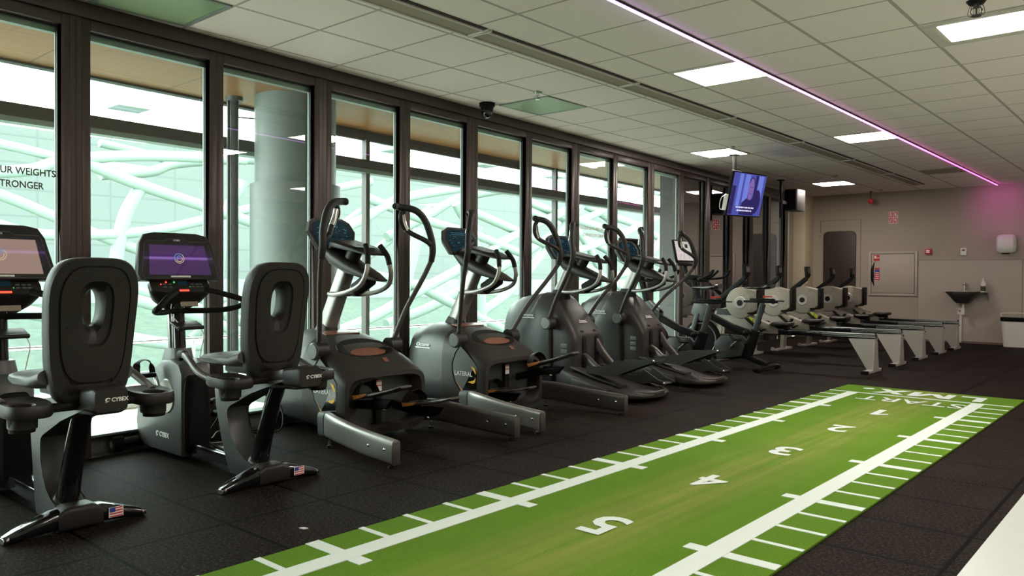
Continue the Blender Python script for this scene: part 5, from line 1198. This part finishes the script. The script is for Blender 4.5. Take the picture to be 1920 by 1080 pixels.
    m = mb('beige'); m.prism([(-2.0, 0.56), (-1.93, 0.56), (-1.97, 0.03), (-2.02, 0.03)], -0.055, -0.042); m.prism([(-2.0, 0.56), (-1.93, 0.56), (-1.97, 0.03), (-2.02, 0.03)], 0.042, 0.055); m.build('front_leg', R)
    m = mb('white_metal'); m.box((-1.995, 0, 0.02), (0.075, 0.56, 0.034), 0.006)
    for q in (-1, 1): m.cyl((-2.06, 0.24*q-0.01, 0.028), (-2.06, 0.24*q+0.01, 0.028), 0.028, 18)
    m.build('front_foot', R)
    m = mb('char'); m.loft([(0.62, -1.87, 0.17, -0.075, 0.075, 4), (0.70, -1.86, 0.17, -0.075, 0.075, 4)], axis='z', seg=20); m.build('caster_mount', R)
    return R
rw = make_rower('rowing machine nearest the indoor cycling bikes, with lime stickers on its pale side', True)
labels = ['second rowing machine counted from the cycling bikes, half hidden by the first',
          'middle one of the five rowing machines, lime stickers on its side',
          'fourth rowing machine counted from the cycling bikes, its fan cage before the brown door',
          'rowing machine closest to the far wall, its rail below the hose cabinet']
for y, lb in zip((10.87, 11.95, 13.03, 14.0), labels):
    c_ = copy_tree(rw); c_.location = (-2.85, y, 0); c_['label'] = lb
    if 'lime' not in lb:
        for ch in list(c_.children_recursive):
            if ch.name.startswith('sticker'): bpy.data.objects.remove(ch)

# cables on the floor by the windows
def cable(pts, label, mat='black_matte', r=0.006):
    m = mb(mat); m.tube(crv(pts, 6), r, 8); o = m.build('power_cable'); tag(o, label, 'cable'); return o
cable([(-5.02, 2.62, 0.30), (-5.0, 2.70, 0.16), (-4.96, 2.60, 0.03), (-4.92, 2.72, 0.008), (-4.90, 2.86, 0.01), (-5.0, 2.90, 0.10), (-5.03, 2.84, 0.22)], 'black power cable looped at the foot of the window post behind the second recumbent bike')
cable([(-4.99, 2.92, 0.008), (-4.90, 3.02, 0.008), (-4.86, 3.10, 0.03), (-5.0, 3.18, 0.16), (-5.05, 3.05, 0.26), (-5.08, 2.94, 0.24)], 'black cable hanging in an arc beside the first lateral trainer')
cable([(-4.98, 2.52, 0.006), (-4.86, 2.58, 0.006), (-4.84, 2.74, 0.006), (-4.95, 2.80, 0.02), (-4.99, 2.70, 0.05), (-4.9, 2.60, 0.03)], 'pale coiled cable on the floor behind the second recumbent bike', 'silver', 0.004)

# ------------------------------------------------------------------ light
w = bpy.data.worlds.new('World'); SC.world = w; w.use_nodes = True
bg = w.node_tree.nodes['Background']; bg.inputs[0].default_value = (0.93, 1.0, 0.985, 1); bg.inputs[1].default_value = WORLD
def spot(name, loc, to, energy, col, size, blend=1.0, rad=0.1):
    l = bpy.data.lights.new(name, 'SPOT'); l.energy = energy; l.color = col; l.spot_size = math.radians(size); l.spot_blend = blend; l.shadow_soft_size = rad
    o = bpy.data.objects.new(name, l); COL.objects.link(o); o.location = loc
    o.rotation_euler = (Vector(to)-Vector(loc)).to_track_quat('-Z', 'Y').to_euler(); return o
spot('led_end_glow', (-2.52, 14.75, 2.60), (-2.52, 15.5, 2.30), 3.2, (0.85, 0.10, 0.62), 100, 1.0, 0.05)

# ------------------------------------------------------------------ camera
cam = bpy.data.cameras.new('Camera'); co = bpy.data.objects.new('Camera', cam); COL.objects.link(co)
cam.sensor_fit = 'HORIZONTAL'; cam.sensor_width = 36.0; cam.lens = 36.0*1472.97/1920; cam.clip_start = 0.05; cam.clip_end = 300
co.matrix_world = Matrix.Translation((0, 0, 1.10)) @ Matrix.Rotation(0.7179, 4, 'Z') @ Matrix.Rotation(PI/2-0.0132, 4, 'X') @ Matrix.Rotation(0.0051, 4, 'Z')
SC.camera = co
vs = SC.view_settings; vs.view_transform = 'Standard'; vs.look = 'None'; vs.gamma = 1.0; vs.exposure = EXPO; vs.use_curve_mapping = False
SC.cycles.use_denoising = True
SC.cycles.max_bounces = 8; SC.cycles.diffuse_bounces = 4; SC.cycles.glossy_bounces = 4; SC.cycles.transparent_max_bounces = 12
SC.cycles.caustics_reflective = False; SC.cycles.caustics_refractive = False
SC.cycles.sample_clamp_indirect = 6.0
